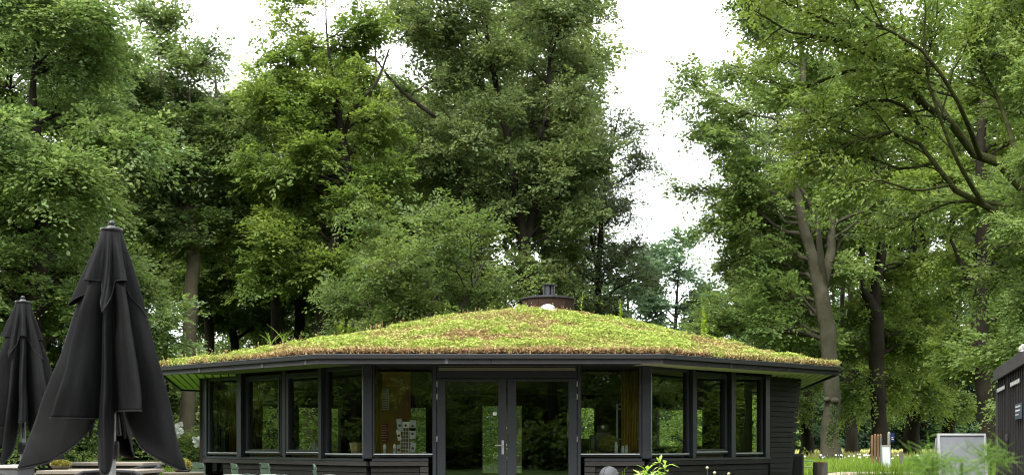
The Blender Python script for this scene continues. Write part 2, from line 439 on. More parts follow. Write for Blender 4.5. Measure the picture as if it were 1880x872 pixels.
# ------------------------------------------------------------------ the wood round the pavilion
G_BACK = 'tall trees of the wood behind the pavilion'
T = {}
T['L1'] = make_tree('beech_tree', 'large beech with drooping sheets of fresh leaves, behind the folded parasols', 70, 31,
    [[(70, 880, .34), (66, 600, .28), (80, 350, .18), (60, 190, .10), (70, 60, .05), (65, -90, .02)]],
    [(800, -60, 130), (700, -130, 235), (560, -200, 335), (450, -230, 345), (330, -220, 320), (220, -200, 298), (120, -180, 270), (30, -150, 218), (-50, -120, 185), (-140, -80, 160)],
    'leaf_cool', 'bark_dark', 11, n1=70, n2=9, n3=9, nl=33, leaf=0.125, twig=1.0, width=.42, slope=.35, limb_bend=.28, droop=.32, bend2=-.04, tilt=.22, zlo=1.6, fill=.12)
T['L2'] = make_tree('beech_tree', 'tree with a pale bare trunk that forks high up, beside the large drooping beech', 347, 44,
    [[(340, 850, .30), (347, 700, .27), (350, 560, .25), (354, 440, .24), (340, 330, .20), (326, 265, .13), (300, 180, .07), (290, 90, .03)],
     [(350, 400, .14), (375, 320, .11, .5), (400, 230, .08, 1), (395, 140, .04, 1)], [(334, 300, .08), (352, 240, .05), (345, 150, .03), (340, 70, .015)]],
    [(470, 290, 400), (410, 250, 445), (330, 215, 470), (230, 200, 468), (150, 195, 452), (90, 205, 420), (50, 225, 360), (30, 225, 310)],
    'leaf_cool', 'bark_light', 12, n1=50, n2=9, n3=8, nl=22, leaf=0.15, twig=.95, slope=.7, zlo=7.5, bias2=(0, 0, 0), fill=.3, front=0.5)
T['C1'] = make_tree('maple_tree', 'bright green tree reaching out over the low end of the moss roof', 600, 43,
    [[(562, 860, .30), (580, 640, .22), (610, 470, .19), (636, 340, .17), (626, 240, .15), (612, 150, .07), (600, 60, .035), (598, -20, .02)],
     [(628, 250, .09), (650, 200, .07, -.6), (690, 155, .05, -1), (715, 90, .03, -1)], [(620, 200, .07), (585, 165, .06, .5), (540, 140, .04, 1), (500, 90, .02, 1)]],
    [(540, 480, 680), (490, 430, 710), (430, 405, 745), (330, 420, 755), (250, 425, 745), (190, 455, 730), (130, 470, 715), (70, 470, 705), (20, 500, 690), (-40, 520, 660)],
    'leaf_bright', 'bark_dark', 13, n1=64, n2=8, n3=8, nl=24, leaf=0.145, twig=.9, slope=.4, zlo=4.0, fill=.3, droop=.16, front=0.5)
T['C2'] = make_tree('oak_tree', 'tallest tree, twin dark stems rising beyond the chimney into a very broad crown', 965, 46,
    [[(968, 870, .36), (965, 640, .28), (962, 470, .25), (945, 340, .16), (930, 240, .13), (900, 100, .09), (880, -60, .06), (880, -200, .03)],
     [(962, 470, .18), (985, 350, .15, .5), (1000, 240, .11, .8), (1010, 90, .07, 1), (1000, -80, .04, 1)],
     [(948, 370, .10), (880, 260, .09, -1), (800, 215, .08, -1.5), (735, 165, .06, -2), (690, 110, .03, -2)],
     [(930, 240, .10), (860, 110, .08, 1), (820, 0, .05, 1), (800, -90, .03, 1)]],
    [(560, 880, 1060), (480, 840, 1090), (400, 770, 1095), (300, 700, 1110), (200, 665, 1125), (100, 690, 1135), (20, 715, 1135), (-80, 740, 1110), (-150, 800, 1060)],
    'leaf_grey', 'bark_dark', 14, n1=88, n2=9, n3=8, nl=22, leaf=0.145, twig=.95, slope=.55, zlo=4.5, fill=.25, njit=.5, tilt=.5, front=0.6)
T['C3'] = make_tree('birch_tree', 'slender airy birch with thin grey-green leaves, standing clear against the sky', 1098, 50,
    [[(1092, 860, .16), (1096, 640, .14), (1100, 480, .12), (1108, 360, .09), (1122, 270, .05), (1140, 200, .02)],
     [(1098, 500, .08), (1080, 400, .06), (1075, 310, .04), (1085, 240, .02)]],
    [(600, 1040, 1150), (500, 1040, 1190), (420, 1045, 1190), (340, 1050, 1192), (270, 1060, 1188), (225, 1080, 1175), (190, 1105, 1160)],
    'leaf_birch', 'bark_dark', 15, n1=32, n2=8, n3=7, nl=13, leaf=.115, twig=.85, slope=.9, zlo=5.5, fill=.2, droop=.30, njit=.8)
T['C4'] = make_tree('hornbeam_tree', 'low bushy hornbeam with light feathery leaf sheets just behind the roof', 800, 37,
    [[(800, 860, .15), (798, 700, .13), (790, 600, .11), (780, 500, .07), (775, 420, .03)], [(800, 640, .09), (850, 560, .06), (890, 480, .03)], [(796, 640, .08), (740, 560, .05, -.5), (700, 480, .03, -.5)]],
    [(690, 590, 960), (620, 580, 985), (560, 590, 975), (500, 610, 950), (450, 650, 925), (410, 700, 870), (375, 750, 800)],
    'leaf_beech', 'bark_beech', 16, n1=46, n2=9, n3=9, nl=24, leaf=0.115, twig=.85, width=.34, slope=.9, zlo=2.4, fill=.3, droop=.08, tilt=.3)
T['R1'] = make_tree('beech_tree', 'stout grey beech with ivy at its foot, forking beside the roof corner', 1523, 46,
    [[(1527, 872, .38), (1526, 740, .31), (1522, 640, .30), (1508, 545, .28), (1490, 470, .21), (1472, 400, .19), (1465, 310, .13), (1475, 200, .13), (1470, 60, .08), (1460, -120, .04)],
     [(1506, 540, .22), (1524, 470, .18, .5), (1530, 380, .15, .8), (1545, 260, .10, 1), (1560, 120, .06, 1), (1560, -60, .05, 1)],
     [(1512, 520, .13), (1504, 440, .11, -.6), (1490, 380, .08, -1), (1440, 300, .05, -1.5)]],
    [(650, 1290, 1600), (560, 1275, 1620), (480, 1258, 1640), (400, 1255, 1660), (300, 1262, 1680), (200, 1270, 1690), (140, 1248, 1690), (60, 1268, 1680), (-10, 1285, 1660), (-70, 1310, 1620)],
    'leaf_beech', 'bark_beech', 17, n1=64, n2=9, n3=8, nl=24, leaf=0.145, twig=1.0, slope=.55, zlo=4.8, bias2=(0, .4, 0), fill=.25, droop=.2, front=-0.15)
T['R2'] = make_tree('beech_tree', 'slim beech with a burr low on its trunk and a narrow fork above', 1610, 50,
    [[(1618, 872, .36), (1612, 740, .31), (1610, 640, .30), (1604, 560, .27), (1585, 530, .14), (1586, 430, .12), (1600, 340, .09), (1596, 200, .05)],
     [(1606, 560, .22), (1616, 470, .2), (1618, 380, .16), (1604, 280, .1), (1610, 120, .05)],
     [(1612, 430, .09), (1650, 410, .07, -1), (1700, 385, .06, -1.5), (1740, 370, .03, -2)]],
    [(755, 1560, 1700), (700, 1530, 1730), (620, 1520, 1745), (500, 1510, 1750), (380, 1500, 1740), (250, 1520, 1720), (120, 1540, 1690), (40, 1560, 1650)],
    'leaf_bright', 'bark_dark', 18, n1=44, n2=8, n3=8, nl=22, leaf=0.14, twig=1.0, slope=.25, limb_bend=.2, zlo=4.0, bias2=(0, .5, 0), fill=.35, droop=.34, bend2=-.05, front=-0.2)
T['R3'] = make_tree('beech_tree', 'dark stemmed beech leaning slightly, beside the plank shed', 1806, 40,
    [[(1820, 872, .40), (1812, 760, .31), (1802, 640, .28), (1800, 540, .25), (1806, 440, .22), (1800, 300, .16), (1810, 120, .1), (1806, -60, .04)],
     [(1800, 560, .12), (1772, 500, .09, -.5), (1745, 440, .05, -1)]],
    [(700, 1840, 1990), (660, 1700, 1990), (590, 1670, 2010), (480, 1665, 2010), (360, 1680, 2020), (240, 1710, 2020), (120, 1740, 2000), (0, 1770, 1980), (-100, 1790, 1960)],
    'leaf_bright', 'bark_dark', 19, n1=50, n2=9, n3=8, nl=23, leaf=0.135, twig=.95, slope=.35, zlo=3.2, bias2=(0, .4, 0), fill=.35, droop=.26, tilt=.25, front=-0.1)
T['OAK'] = make_tree('oak_tree', 'old oak sending long mossy arching limbs of bright leaves in from beside the shed', 1985, 25,
    [[(1990, 950, .38), (1980, 700, .30), (1950, 500, .22), (1900, 370, .155), (1840, 300, .125)], [(1940, 460, .14), (1990, 250, .11), (2010, 50, .07), (2000, -150, .04)]],
    [(420, 1780, 2120), (300, 1790, 2160), (180, 1800, 2160), (60, 1790, 2140), (-60, 1790, 2120), (-160, 1850, 2060)],
    'leaf_oak', 'bark_moss', 20, n1=20, n2=9, n3=8, nl=24, leaf=0.098, twig=.62, width=.5, slope=.6, zlo=4.5, bias2=(0, .8, .15), fill=.35, droop=.02, tilt=.6, njit=.6,
    extra=[([(1840, 300, 0), (1790, 284, .2), (1745, 225, 0), (1700, 195, -.2), (1655, 130, -.4), (1600, 106, -.6), (1540, 72, -.6), (1450, 60, -.8), (1385, 20, -1)], .115),
           ([(1690, 190, -.2), (1640, 140, .2), (1560, 130, .4), (1480, 158, .6), (1400, 150, .8)], .075),
           ([(1700, 250, 0), (1660, 195, -.3), (1600, 185, -.6), (1530, 215, -.8), (1490, 222, -1)], .05),
           ([(1870, 420, 0), (1805, 375, -.3), (1740, 340, -.5), (1712, 290, -.6), (1660, 246, -.6), (1590, 250, -.8), (1530, 280, -1), (1470, 310, -1)], .08),
           ([(1712, 300, -.4), (1650, 310, -.2), (1600, 290, 0), (1540, 292, .3), (1490, 330, .6)], .04),
           ([(1655, 130, -.2), (1600, 60, .3), (1540, 30, .6), (1480, -20, .8)], .06),
           ([(1745, 225, 0), (1700, 150, .8), (1650, 60, 1.2), (1600, -10, 1.5)], .06),
           ([(1640, 130, -.4), (1560, 60, -1), (1450, 10, -1.4), (1380, -30, -1.6)], .045),
           ([(1860, 380, 0), (1800, 370, .8), (1745, 372, 1.2), (1690, 395, 1.2), (1640, 420, 1.6)], .06),
           ([(1805, 375, -.3), (1760, 300, -1), (1720, 200, -1.4), (1700, 120, -1.6), (1720, 60, -1.6)], .06),
           ([(1870, 300, 0), (1840, 200, 1), (1800, 120, 1.2), (1780, 60, 1)], .07),
           ([(1800, 290, 0), (1760, 190, -1.5), (1690, 90, -2), (1600, 40, -2.2), (1520, -40, -2)], .06),
           ([(1740, 340, -.5), (1680, 350, -1.2), (1610, 330, -1.5), (1560, 350, -1.5)], .04)])
T['FAR'] = make_tree('ash_tree', 'pale hazy tree far off in the gap between the woods', 1160, 84,
    [[(1160, 850, .22), (1160, 700, .18), (1155, 600, .12), (1150, 520, .04)]],
    [(820, 1080, 1245), (740, 1065, 1255), (660, 1070, 1250), (600, 1080, 1240), (545, 1090, 1235), (495, 1105, 1215), (450, 1135, 1190)],
    'leaf_far', 'bark_dark', 21, n1=28, n2=8, n3=8, nl=12, leaf=0.26, twig=1.1, slope=.7, zlo=1.5, fill=.3)
T['SHRUB'] = make_tree('flowering_shrub', 'loose shrub with white flowers at the edge of the lawn beside the pavilion', 345, 41,
    [[(345, 868, .03), (345, 840, .02), (340, 812, .01)], [(345, 860, .02), (372, 825, .01)], [(345, 860, .02), (318, 825, .01)]],
    [(862, 300, 395), (845, 298, 400), (825, 305, 396), (808, 318, 380)],
    'leaf_beech', 'bark_dark', 22, n1=26, n2=7, n3=7, nl=14, leaf=.085, twig=.4, slope=1.4, zlo=.3, fill=.3)
# conifer for the far dark wood
T['FIR'] = make_tree('spruce_tree', 'dark spruce with drooping boughs across the wheat field', 1700, 98,
    [[(1700, 850, .3), (1700, 600, .2), (1700, 420, .05)]],
    [(840, 1600, 1800), (780, 1605, 1795), (700, 1620, 1780), (620, 1635, 1765), (540, 1655, 1745), (460, 1680, 1720), (420, 1695, 1705)],
    'leaf_dark', 'bark_dark', 23, n1=44, n2=8, n3=8, nl=12, leaf=0.3, twig=1.3, slope=-.1, limb_bend=.02, zlo=.6, fill=.5, droop=.3, tilt=.15)

bg_specs = [
 ('L2', 'tall narrow crown just past the twin dark stems, edging the open sky', 1012, 55, 2.0, 1.3, 'leaf_grey'),
 ('L1', 'second drooping beech filling the corner above the smaller parasol', 20, 41, 2.2, 1.1, 'leaf_beech'),
 ('R3', 'leafy young beech reaching over the back of the plank shed', 1988, 21, .9, .5, 'leaf_beech'),
 ('FAR', 'tall pale far tree closing the gap behind the seedling on the roof', 1235, 88, 3.0, 1.12, None),  # source, label, px, distance, turn, size, leaves
 ('L2', 'slender tree rising between the drooping beech and the pale trunk', 215, 56, 1.1, 1.15, 'leaf_beech'),
 ('R3', 'broad dark tree filling the corner behind the smaller parasol', -20, 50, 2.0, 1.2, 'leaf_beech'),
 ('R2', 'thin tree with trailing leaves behind the pale forked trunk', 292, 62, 2.6, 1.1, 'leaf_beech'),
 ('C1', 'rounded tree top below the open sky, beyond the forked pale trunk', 425, 58, 3.0, 1.0, 'leaf_cool'),
 ('R3', 'dark leaning tree seen between the pale trunk and the bright maple', 470, 64, 4.0, .93, 'leaf_bright'),
 ('C2', 'spreading dark tree deep in the wood behind the bright maple', 560, 70, 1.8, .78, 'leaf_beech'),
 ('R1', 'tall stout tree behind the bright maple and the bushy hornbeam', 720, 60, 1.0, 1.0, 'leaf_beech'),
 ('C1', 'bright tree showing its crown between the maple and the twin dark stems', 800, 58, 2.5, 1.1, 'leaf_grey'),
 ('R2', 'dark slim tree rising straight behind the hornbeam', 850, 56, .6, 1.05, 'leaf_beech'),
 ('R3', 'dense tree tucked behind the twin dark stems', 1000, 62, 5.0, 1.0, 'leaf_grey'),
 ('C4', 'bushy small tree between the chimney and the slender birch', 1050, 52, 1.3, .85, 'leaf_grey'),
 ('R1', 'grey stemmed tree half hidden by the stout ivy-footed beech', 1442, 56, 2.2, .92, 'leaf_cool'),
 ('L2', 'narrow dark stem between the ivy-footed beech and the roof corner', 1400, 66, 4.4, .9, 'leaf_beech'),
 ('R2', 'trailing beech behind the stakes and the blue sign', 1680, 60, 3.6, 1.1, 'leaf_bright'),
 ('R3', 'leafy tree rising behind the plank shed', 2020, 33, 2.4, 1.0, 'leaf_beech'),
 ('R1', 'large tree in the corner of the clearing past the shed', 1960, 52, .4, 1.05, 'leaf_beech'),
 ('R2', 'beech whose hanging leaves close the gap beside the ivy-footed trunk', 1560, 68, 5.2, 1.0, 'leaf_bright'),
 ('C4', 'rounded bush tree at the far edge of the lawn behind the smaller parasol', 90, 44, 1.9, .9, 'leaf_cool'),
 ('C4', 'bushy tree behind the roof corner, under the grey stemmed tree', 1380, 60, 4.4, .8, 'leaf_cool'),
 ('C4', 'bushy far tree filling the gap low between the dark stems', 405, 72, 2.0, 1.6, 'leaf_beech'),
 ('C4', 'bushy far tree seen under the cloth between the two parasols', 95, 60, 1.0, 1.0, 'leaf_cool'),
 ('C4', 'bushy far tree behind the pole of the larger parasol', 205, 62, 5.0, 1.0, 'leaf_beech'),
 ('C4', 'bushy far tree low behind the hornbeam', 640, 70, 4.0, 1.4, 'leaf_beech'),
 ('FAR', 'pale far tree under the slender birch', 1085, 95, 2.0, 1.0, None),
 ('FAR', 'lower pale far tree close to the ivy-footed beech crown', 1290, 92, 4.0, .85, None),
 ('FAR', 'pale far tree showing below the dark leaves beside the roof slope', 1370, 100, 1.0, 1.0, None),
]
firs = [(1482, 88, .55, 'short spruce showing just past the clad wall end'), (1460, 104, .9, 'dark spruce just past the roof corner beyond the field'), (1530, 112, 1.0, 'dark spruce hidden partly by the ivy-footed trunk'),
 (1592, 100, .85, 'dark spruce behind the slim beech with the burr'), (1650, 108, 1.0, 'dark spruce above the blue sign post'),
 (1760, 104, .9, 'dark spruce above the grey display board'), (1830, 112, 1.1, 'dark spruce meeting the shed corner'), (1900, 100, 1.0, 'dark spruce beyond the shed')]
for (s, lab, px, d, rz, sc, lf) in bg_specs:
    c = place_copy(T[s], lab, px, d, rz, sc, leaf=lf)
    if 'bushy far tree' in lab: c.location.z -= 2.9 * sc
for (px, d, rz, sc, lf, lab) in [(388, 52, 3.6, .85, 'leaf_beech', 'dark leaning stem right behind the pale forked trunk'), (505, 50, 1.2, .95, 'leaf_bright', 'dark double stemmed tree in the shade under the maple'), (548, 58, 5.0, .95, 'leaf_beech', 'slim dark stem deep in the wood under the maple'),
      (300, 54, 4.2, .95, 'leaf_beech', 'dark stem between the drooping beech and the pale trunk'), (690, 54, 2.2, 1.0, 'leaf_grey', 'dark stem showing above the roof slope beside the hornbeam')]:
    place_copy(T['L2'], lab, px, d, rz, sc, leaf=lf, bark='bark_dark')
for (px, d, rz, sc, lab) in [(1480, 64, 1.0, .95, 'beech with low hanging leaves behind the roof corner'), (1745, 62, 2.0, 1.0, 'beech with low hanging leaves between the slim beech and the shed')]:
    place_copy(T['R2'], lab, px, d, rz, sc, leaf='leaf_bright')
for (px, d, sc, lab) in firs: place_copy(T['FIR'], lab, px, d, px * .7, sc)
# distant wood that closes the view under the crowns, far left to far right
def far_wood(seed):
    rng = np.random.default_rng(seed); n = 3000
    a = rng.uniform(-.52, .54, n); d = rng.uniform(118, 150, n)
    x = np.tan(a) * d; top = 6 + 5 * np.sin(x * .07) + 4 * np.sin(x * .19 + 2)
    top = np.where((x > 3) & (x < 24), 10, top + 5)
    z = rng.uniform(.0, 1, n) * top
    st = np.stack([x, d, z], 1); dr = nrm(rng.normal(0, 1, (n, 3)) * [1, 1, .3])
    V, Q, Tn = sprays(st, dr, np.full(n, 4.), np.full(n, 2.0), 16, 1.15, rng, .06, .4, .5)
    return V, Q, Tn
V, Q, Tn = far_wood(5)
tag(link('distant_forest', mesh_np('distant_forest', V, Q, M['leaf_dark'], Tn)), 'dark wood closing the view beyond the wheat field', 'forest', kind='stuff')
# undergrowth behind the pavilion and across the lawn edge
def understory(seed):
    rng = np.random.default_rng(seed); n = 2700
    x = rng.uniform(-32, 34, n); d = rng.uniform(50, 66, n)
    keep = ~((x > 9) & (x < 34)); x, d = x[keep], d[keep]; n = len(x)
    z = rng.uniform(0, 1, n) ** 1.1 * (3.6 + 1.5 * np.sin(x * .5) * np.sin(d * .4)) + gz(x, d)
    st = np.stack([x, d, z], 1); dr = nrm(rng.normal(0, 1, (n, 3)) * [1, 1, .35])
    return sprays(st, dr, np.full(n, .9), np.full(n, .45), 24, .17, rng, .15, .3, .5)
V, Q, Tn = understory(6)
tag(link('undergrowth', mesh_np('undergrowth', V, Q, M['leaf_beech'], Tn)), 'low leafy undergrowth along the foot of the wood', 'undergrowth', kind='stuff')
def hedge_row(seed):
    rng = np.random.default_rng(seed); n = 1300
    x = rng.uniform(-9, 9, n); d = rng.uniform(37.5, 41, n); z = rng.uniform(0, 1, n) * (2.6 + .5 * np.sin(x * 1.3)) + gz(x, d)
    st = np.stack([x, d, z], 1); dr = nrm(rng.normal(0, 1, (n, 3)) * [1, 1, .5]); return sprays(st, dr, np.full(n, .5), np.full(n, .3), 22, .11, rng, .15, .3, .5)
V, Q, Tn = hedge_row(16)
tag(link('shrubbery', mesh_np('shrubbery', V, Q, M['leaf_bright'], Tn)), 'bright shrubbery behind the pavilion, seen through its rear windows', 'shrubbery', kind='stuff')
# trees on the near side of the terrace, seen as reflections in the glass
for k, (s, x, y, rz, sc, lf, lab) in enumerate([('C1', -16, -16, 1, 1, 'leaf_beech', 'maple across the terrace, mirrored in the angled windows by the parasols'), ('R1', -9, -23, 2, .95, 'leaf_beech', 'stout tree across the terrace, mirrored in the wide window'), ('C2', 12, -20, 4, .9, 'leaf_beech', 'broad oak across the terrace, mirrored beside the door hinges'),
      ('R1', 22, -12, 5, 1, 'leaf_beech', 'stout tree across the terrace, mirrored in the angled windows by the clad wall'), ('C4', 9, -19, 4, 1.1, 'leaf_bright', 'bushy tree across the terrace, mirrored low beside the moss pot'), ('R3', 25, 4, 1.7, 1.1, 'leaf_beech', 'tree beyond the shed, mirrored in the panes nearest the clad wall'), ('C1', -27, 2, 2.7, 1.1, 'leaf_beech', 'maple beyond the parasols, mirrored in the outermost angled pane')]):
    c = place_copy(T[s], lab, 940, 10, rz, sc, leaf=lf); c.location = (x, y, 0)

# ground sheet
xs = np.concatenate([[-400, -200, -110, -70], np.arange(-50, 51, 1.0), [70, 110, 200, 400]]); ys = np.concatenate([[-300, -120, -60], np.arange(-30, 121, 1.0), [150, 220, 400, 900]])
XX, YY = np.meshgrid(xs, ys); ZZ = gz(XX, YY)
V = np.stack([XX, YY, ZZ], -1).reshape(-1, 3); nx_ = len(xs); I = np.arange(len(V)).reshape(len(ys), nx_)
Q = np.stack([I[:-1, :-1], I[:-1, 1:], I[1:, 1:], I[1:, :-1]], -1).reshape(-1, 4)
M['soil'] = surf('soil', [(.3, (.035, .06, .015)), (.55, (.06, .10, .022)), (.75, (.09, .11, .035))], .6, .95, .1, .6, 9, bdist=.05)
tag(link('ground', mesh_np('ground', V, Q, M['soil'], smooth=True)), 'grassy ground of the clearing and wood floor', 'ground', kind='structure')

# bushy trees round the near side of the clearing, mirrored in the glass
nt_ = 0
for row, (rr, sc, cnt) in enumerate([(31, 1.25, 17), (39, 1.7, 18), (47, 2.2, 18)]):
    for k in range(cnt):
        a = PI * (-.17 + 1.34 * (k + .5 * (row % 2) + .25) / cnt); x = rr * math.cos(a); y = 14 - rr * math.sin(a)
        c = place_copy(T['C4' if (k + row) % 4 else 'FAR'], 'bushy tree at the rim of the clearing, mirrored in the glass front', 940, 10, k * 1.9 + row, sc * (1 if (k + row) % 4 else .9), group='bushy trees mirrored in the glass', leaf='leaf_bright'); c.location = (x, y, -3.0 * sc if (k + row) % 4 else -.3)

# ------------------------------------------------------------------ materials of the pavilion
M['frame'] = surf('frame', vari((.0165, .019, .0240), .12), 6, .42, .4, .05, 60)
M['plank_dark'] = surf('plank_dark', [(.3, (.007, .0063, .0058)), (.7, (.016, .0143, .013))], 5, .75, .25, .5, 40, (.4, .4, 3))
M['plank_grey'] = surf('plank_grey', [(.3, (.022, .020, .019)), (.7, (.038, .034, .032))], 5, .75, .25, .5, 40, (.4, .4, 3))
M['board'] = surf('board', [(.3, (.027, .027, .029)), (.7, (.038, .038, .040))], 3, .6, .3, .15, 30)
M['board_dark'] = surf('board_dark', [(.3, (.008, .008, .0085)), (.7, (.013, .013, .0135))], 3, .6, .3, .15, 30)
M['gutter'] = surf('gutter', vari((.007, .0073, .008), .2), 5, .4, .5, .05, 30)
M['zinc'] = surf('zinc', vari((.12, .125, .13), .2), 5, .4, .5, .1, 30, metal=.5)
M['soffit'] = surf('soffit', vari((.44, .56, .20), .12), 3, .7, .2, .2, 30, (1, .3, 1))  # pale boards, with the lawn's green bounce light put into the colour
M['soffit_shaded'] = surf('soffit_shaded', vari((.10, .125, .05), .12), 3, .7, .2, .2, 30, (1, .3, 1))  # same green boards darkened, eave shade painted into the colour
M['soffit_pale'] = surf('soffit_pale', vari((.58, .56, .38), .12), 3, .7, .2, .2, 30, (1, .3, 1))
M['sheath'] = surf('sheath', vari((.012, .012, .012), .2), 3, .9, .1)
M['steel'] = surf('steel', vari((.55, .55, .55), .08), 5, .32, .5, .03, metal=.9)
M['white_metal'] = surf('white_metal', vari((.6, .62, .6), .06), 5, .4, .5, .03)
M['sill_light'] = surf('sill_light', vari((.33, .35, .36), .1), 5, .5, .4, .05)
M['wood_floor'] = surf('wood_floor', vari((.12, .08, .045), .25), 2, .5, .4, .2, 20, (1, 6, 1))
M['inner_wall'] = surf('inner_wall', vari((.022, .018, .015), .2), 2, .85, .2, .2)
M['inner_ochre'] = surf('inner_ochre', vari((.28, .17, .035), .2), 2, .8, .2, .2)
M['ceiling'] = surf('ceiling', vari((.07, .05, .035), .2), 2, .85, .2, .2)
M['corten'] = surf('corten', [(.3, (.020, .013, .010)), (.7, (.045, .024, .016))], 4, .85, .2, .4, 30)
M['cap'] = surf('cap', vari((.035, .038, .045), .2), 5, .5, .4, .1)
M['dome'] = surf('dome', vari((.36, .38, .40), .08), 8, .25, .6, .1, 30)
def glassmat():
    m, n, l = newmat('glass')
    f = n.new('ShaderNodeFresnel'); f.inputs['IOR'].default_value = 1.52
    # two faces of a double pane return about twice one face's share
    k = n.new('ShaderNodeMath'); k.operation = 'MULTIPLY'; k.inputs[1].default_value = 2.1; k.use_clamp = True
    l.new(f.outputs[0], k.inputs[0])
    t = n.new('ShaderNodeBsdfTransparent'); t.inputs['Color'].default_value = (.80, .86, .80, 1)
    g = n.new('ShaderNodeBsdfGlossy'); g.inputs['Roughness'].default_value = 0.012; g.inputs['Color'].default_value = (.95, 1, .95, 1)
    tc = n.new('ShaderNodeTexCoord'); nzz = n.new('ShaderNodeTexNoise'); nzz.inputs['Scale'].default_value = 1.1; nzz.inputs['Detail'].default_value = 1
    l.new(tc.outputs['Object'], nzz.inputs['Vector'])
    bp = n.new('ShaderNodeBump'); bp.inputs['Strength'].default_value = .2; bp.inputs['Distance'].default_value = .004
    l.new(nzz.outputs[0], bp.inputs['Height']); l.new(bp.outputs[0], g.inputs['Normal'])
    mm = n.new('ShaderNodeMixShader'); l.new(k.outputs[0], mm.inputs[0]); l.new(t.outputs[0], mm.inputs[1]); l.new(g.outputs[0], mm.inputs[2])
    o = n.new('ShaderNodeOutputMaterial'); l.new(mm.outputs[0], o.inputs[0])
    return m
M['glass'] = glassmat()

# ------------------------------------------------------------------ pavilion
pav = thing('pavilion', 'low dark polygonal pavilion with glass front under a domed moss and sedum roof', 'pavilion', (0, 0, 0))
class Facet:
    """a straight stretch of wall: s runs along it, n outward, z up"""
    def __init__(f, a, b):
        f.a = Vector((a[0], a[1], 0)); v = Vector((b[0] - a[0], b[1] - a[1], 0)); f.L = v.length; f.u = v.normalized()
        f.n = Vector((f.u.y, -f.u.x, 0))      # outward when walked with the building on the left-hand side
    def T(f, p): return f.a + f.u * p[0] + f.n * p[1] + Vector((0, 0, p[2]))
    def s(f, px):
        k = (px - 940) / F
        return (k * f.a.y - f.a.x) / (f.u.x - k * f.u.y)
    def box(f, m, s0, s1, n0, n1, z0, z1): return m.box(s0, s1, n0, n1, z0, z1, f.T)
FC = (-2.36, 19.64); FR = (2.2, 19.64); LE = (-5.98, 23.4)
RE = (2.2 + .657 * 4.8, 19.64 + .754 * 4.8)
fF = Facet(FC, FR); fL = Facet(LE, FC); fR = Facet(FR, RE)
def zf(py): return EYE + (815 - py) / 112.0
Z_TOP = 2.41
wall = MB(); # dark sheathing behind planks and above windows
def window(F_, px0, px1, ztop, zbot, fw=.055, sash=False, fmat='frame', s01=None):
    s0, s1 = (F_.s(px0), F_.s(px1)) if s01 is None else s01
    m = MB()
    F_.box(m, s0 - fw, s0, -.07, .03, zbot - fw, ztop + fw); F_.box(m, s1, s1 + fw, -.07, .03, zbot - fw, ztop + fw)
    F_.box(m, s0, s1, -.07, .03, ztop, ztop + fw); F_.box(m, s0, s1, -.07, .03, zbot - fw, zbot)
    if sash:
        w = .035
        F_.box(m, s0, s0 + w, -.05, .045, zbot, ztop); F_.box(m, s1 - w, s1, -.05, .045, zbot, ztop)
        F_.box(m, s0 + w, s1 - w, -.05, .045, ztop - w, ztop); F_.box(m, s0 + w, s1 - w, -.05, .045, zbot, zbot + w)
    w_ = m.build('window', M[fmat], pav, bevel=.004)
    g = MB(); F_.box(g, s0 - .002, s1 + .002, -.018, -.012, zbot - .002, ztop + .002); gm = g.mesh('pane', M['glass'])
    # single sheet of glass
    g2 = MB(); g2.poly([F_.T((s0 - .002, -.015, zbot - .002)), F_.T((s1 + .002, -.015, zbot - .002)), F_.T((s1 + .002, -.015, ztop + .002)), F_.T((s0 - .002, -.015, ztop + .002))])
    g2.build('pane', M['glass'], w_)
    s = MB(); F_.box(s, s0 - .01, s1 + .01, .0305, .062, zbot - .022, zbot - .006); s.build('sill', M['sill_light'], w_)
    return w_
ZB = zf(831.5); ZT = zf(671)
window(fF, 688, 793.5, ZT, ZB); window(fF, 1067, 1173, ZT, ZB)
ZTs = 2.30
window(fL, 387, 440, ZTs + .02, ZB); window(fL, 456, 516, ZTs, ZB + .02, sash=True); window(fL, 531, 590, ZTs, ZB + .02, sash=True); window(fL, 603, 670, ZTs + .04, ZB)
window(fR, 1188, 1260, ZTs + .03, ZB); window(fR, 1274, 1330, ZTs, ZB + .03, sash=True); window(fR, 1347, 1395, ZTs + .01, ZB)
# posts between the windows, and top and bottom rails
def post(F_, pxa, pxb, n1=.055, z0=.868, z1=Z_TOP, inset=.058):
    m = MB(); a, b = F_.s(pxa) , F_.s(pxb)
    F_.box(m, a, b, -.09, n1, z0, z1); m.build('post', M['frame'], pav, bevel=.004)
def bar(F_, s0, s1, n0, n1, z0, z1, name='rail', mat='frame'):
    m = MB(); F_.box(m, s0, s1, n0, n1, z0, z1); return m.build(name, M[mat], pav, bevel=.004)
post(fL, 376, 383.5); post(fL, 443.5, 451.5, .11); post(fL, 520, 526.5, .03); post(fL, 594, 599, .11)
post(fR, 1264.5, 1270, .09); post(fR, 1335.5, 1343, .09); post(fR, 1400, 1408, .07)
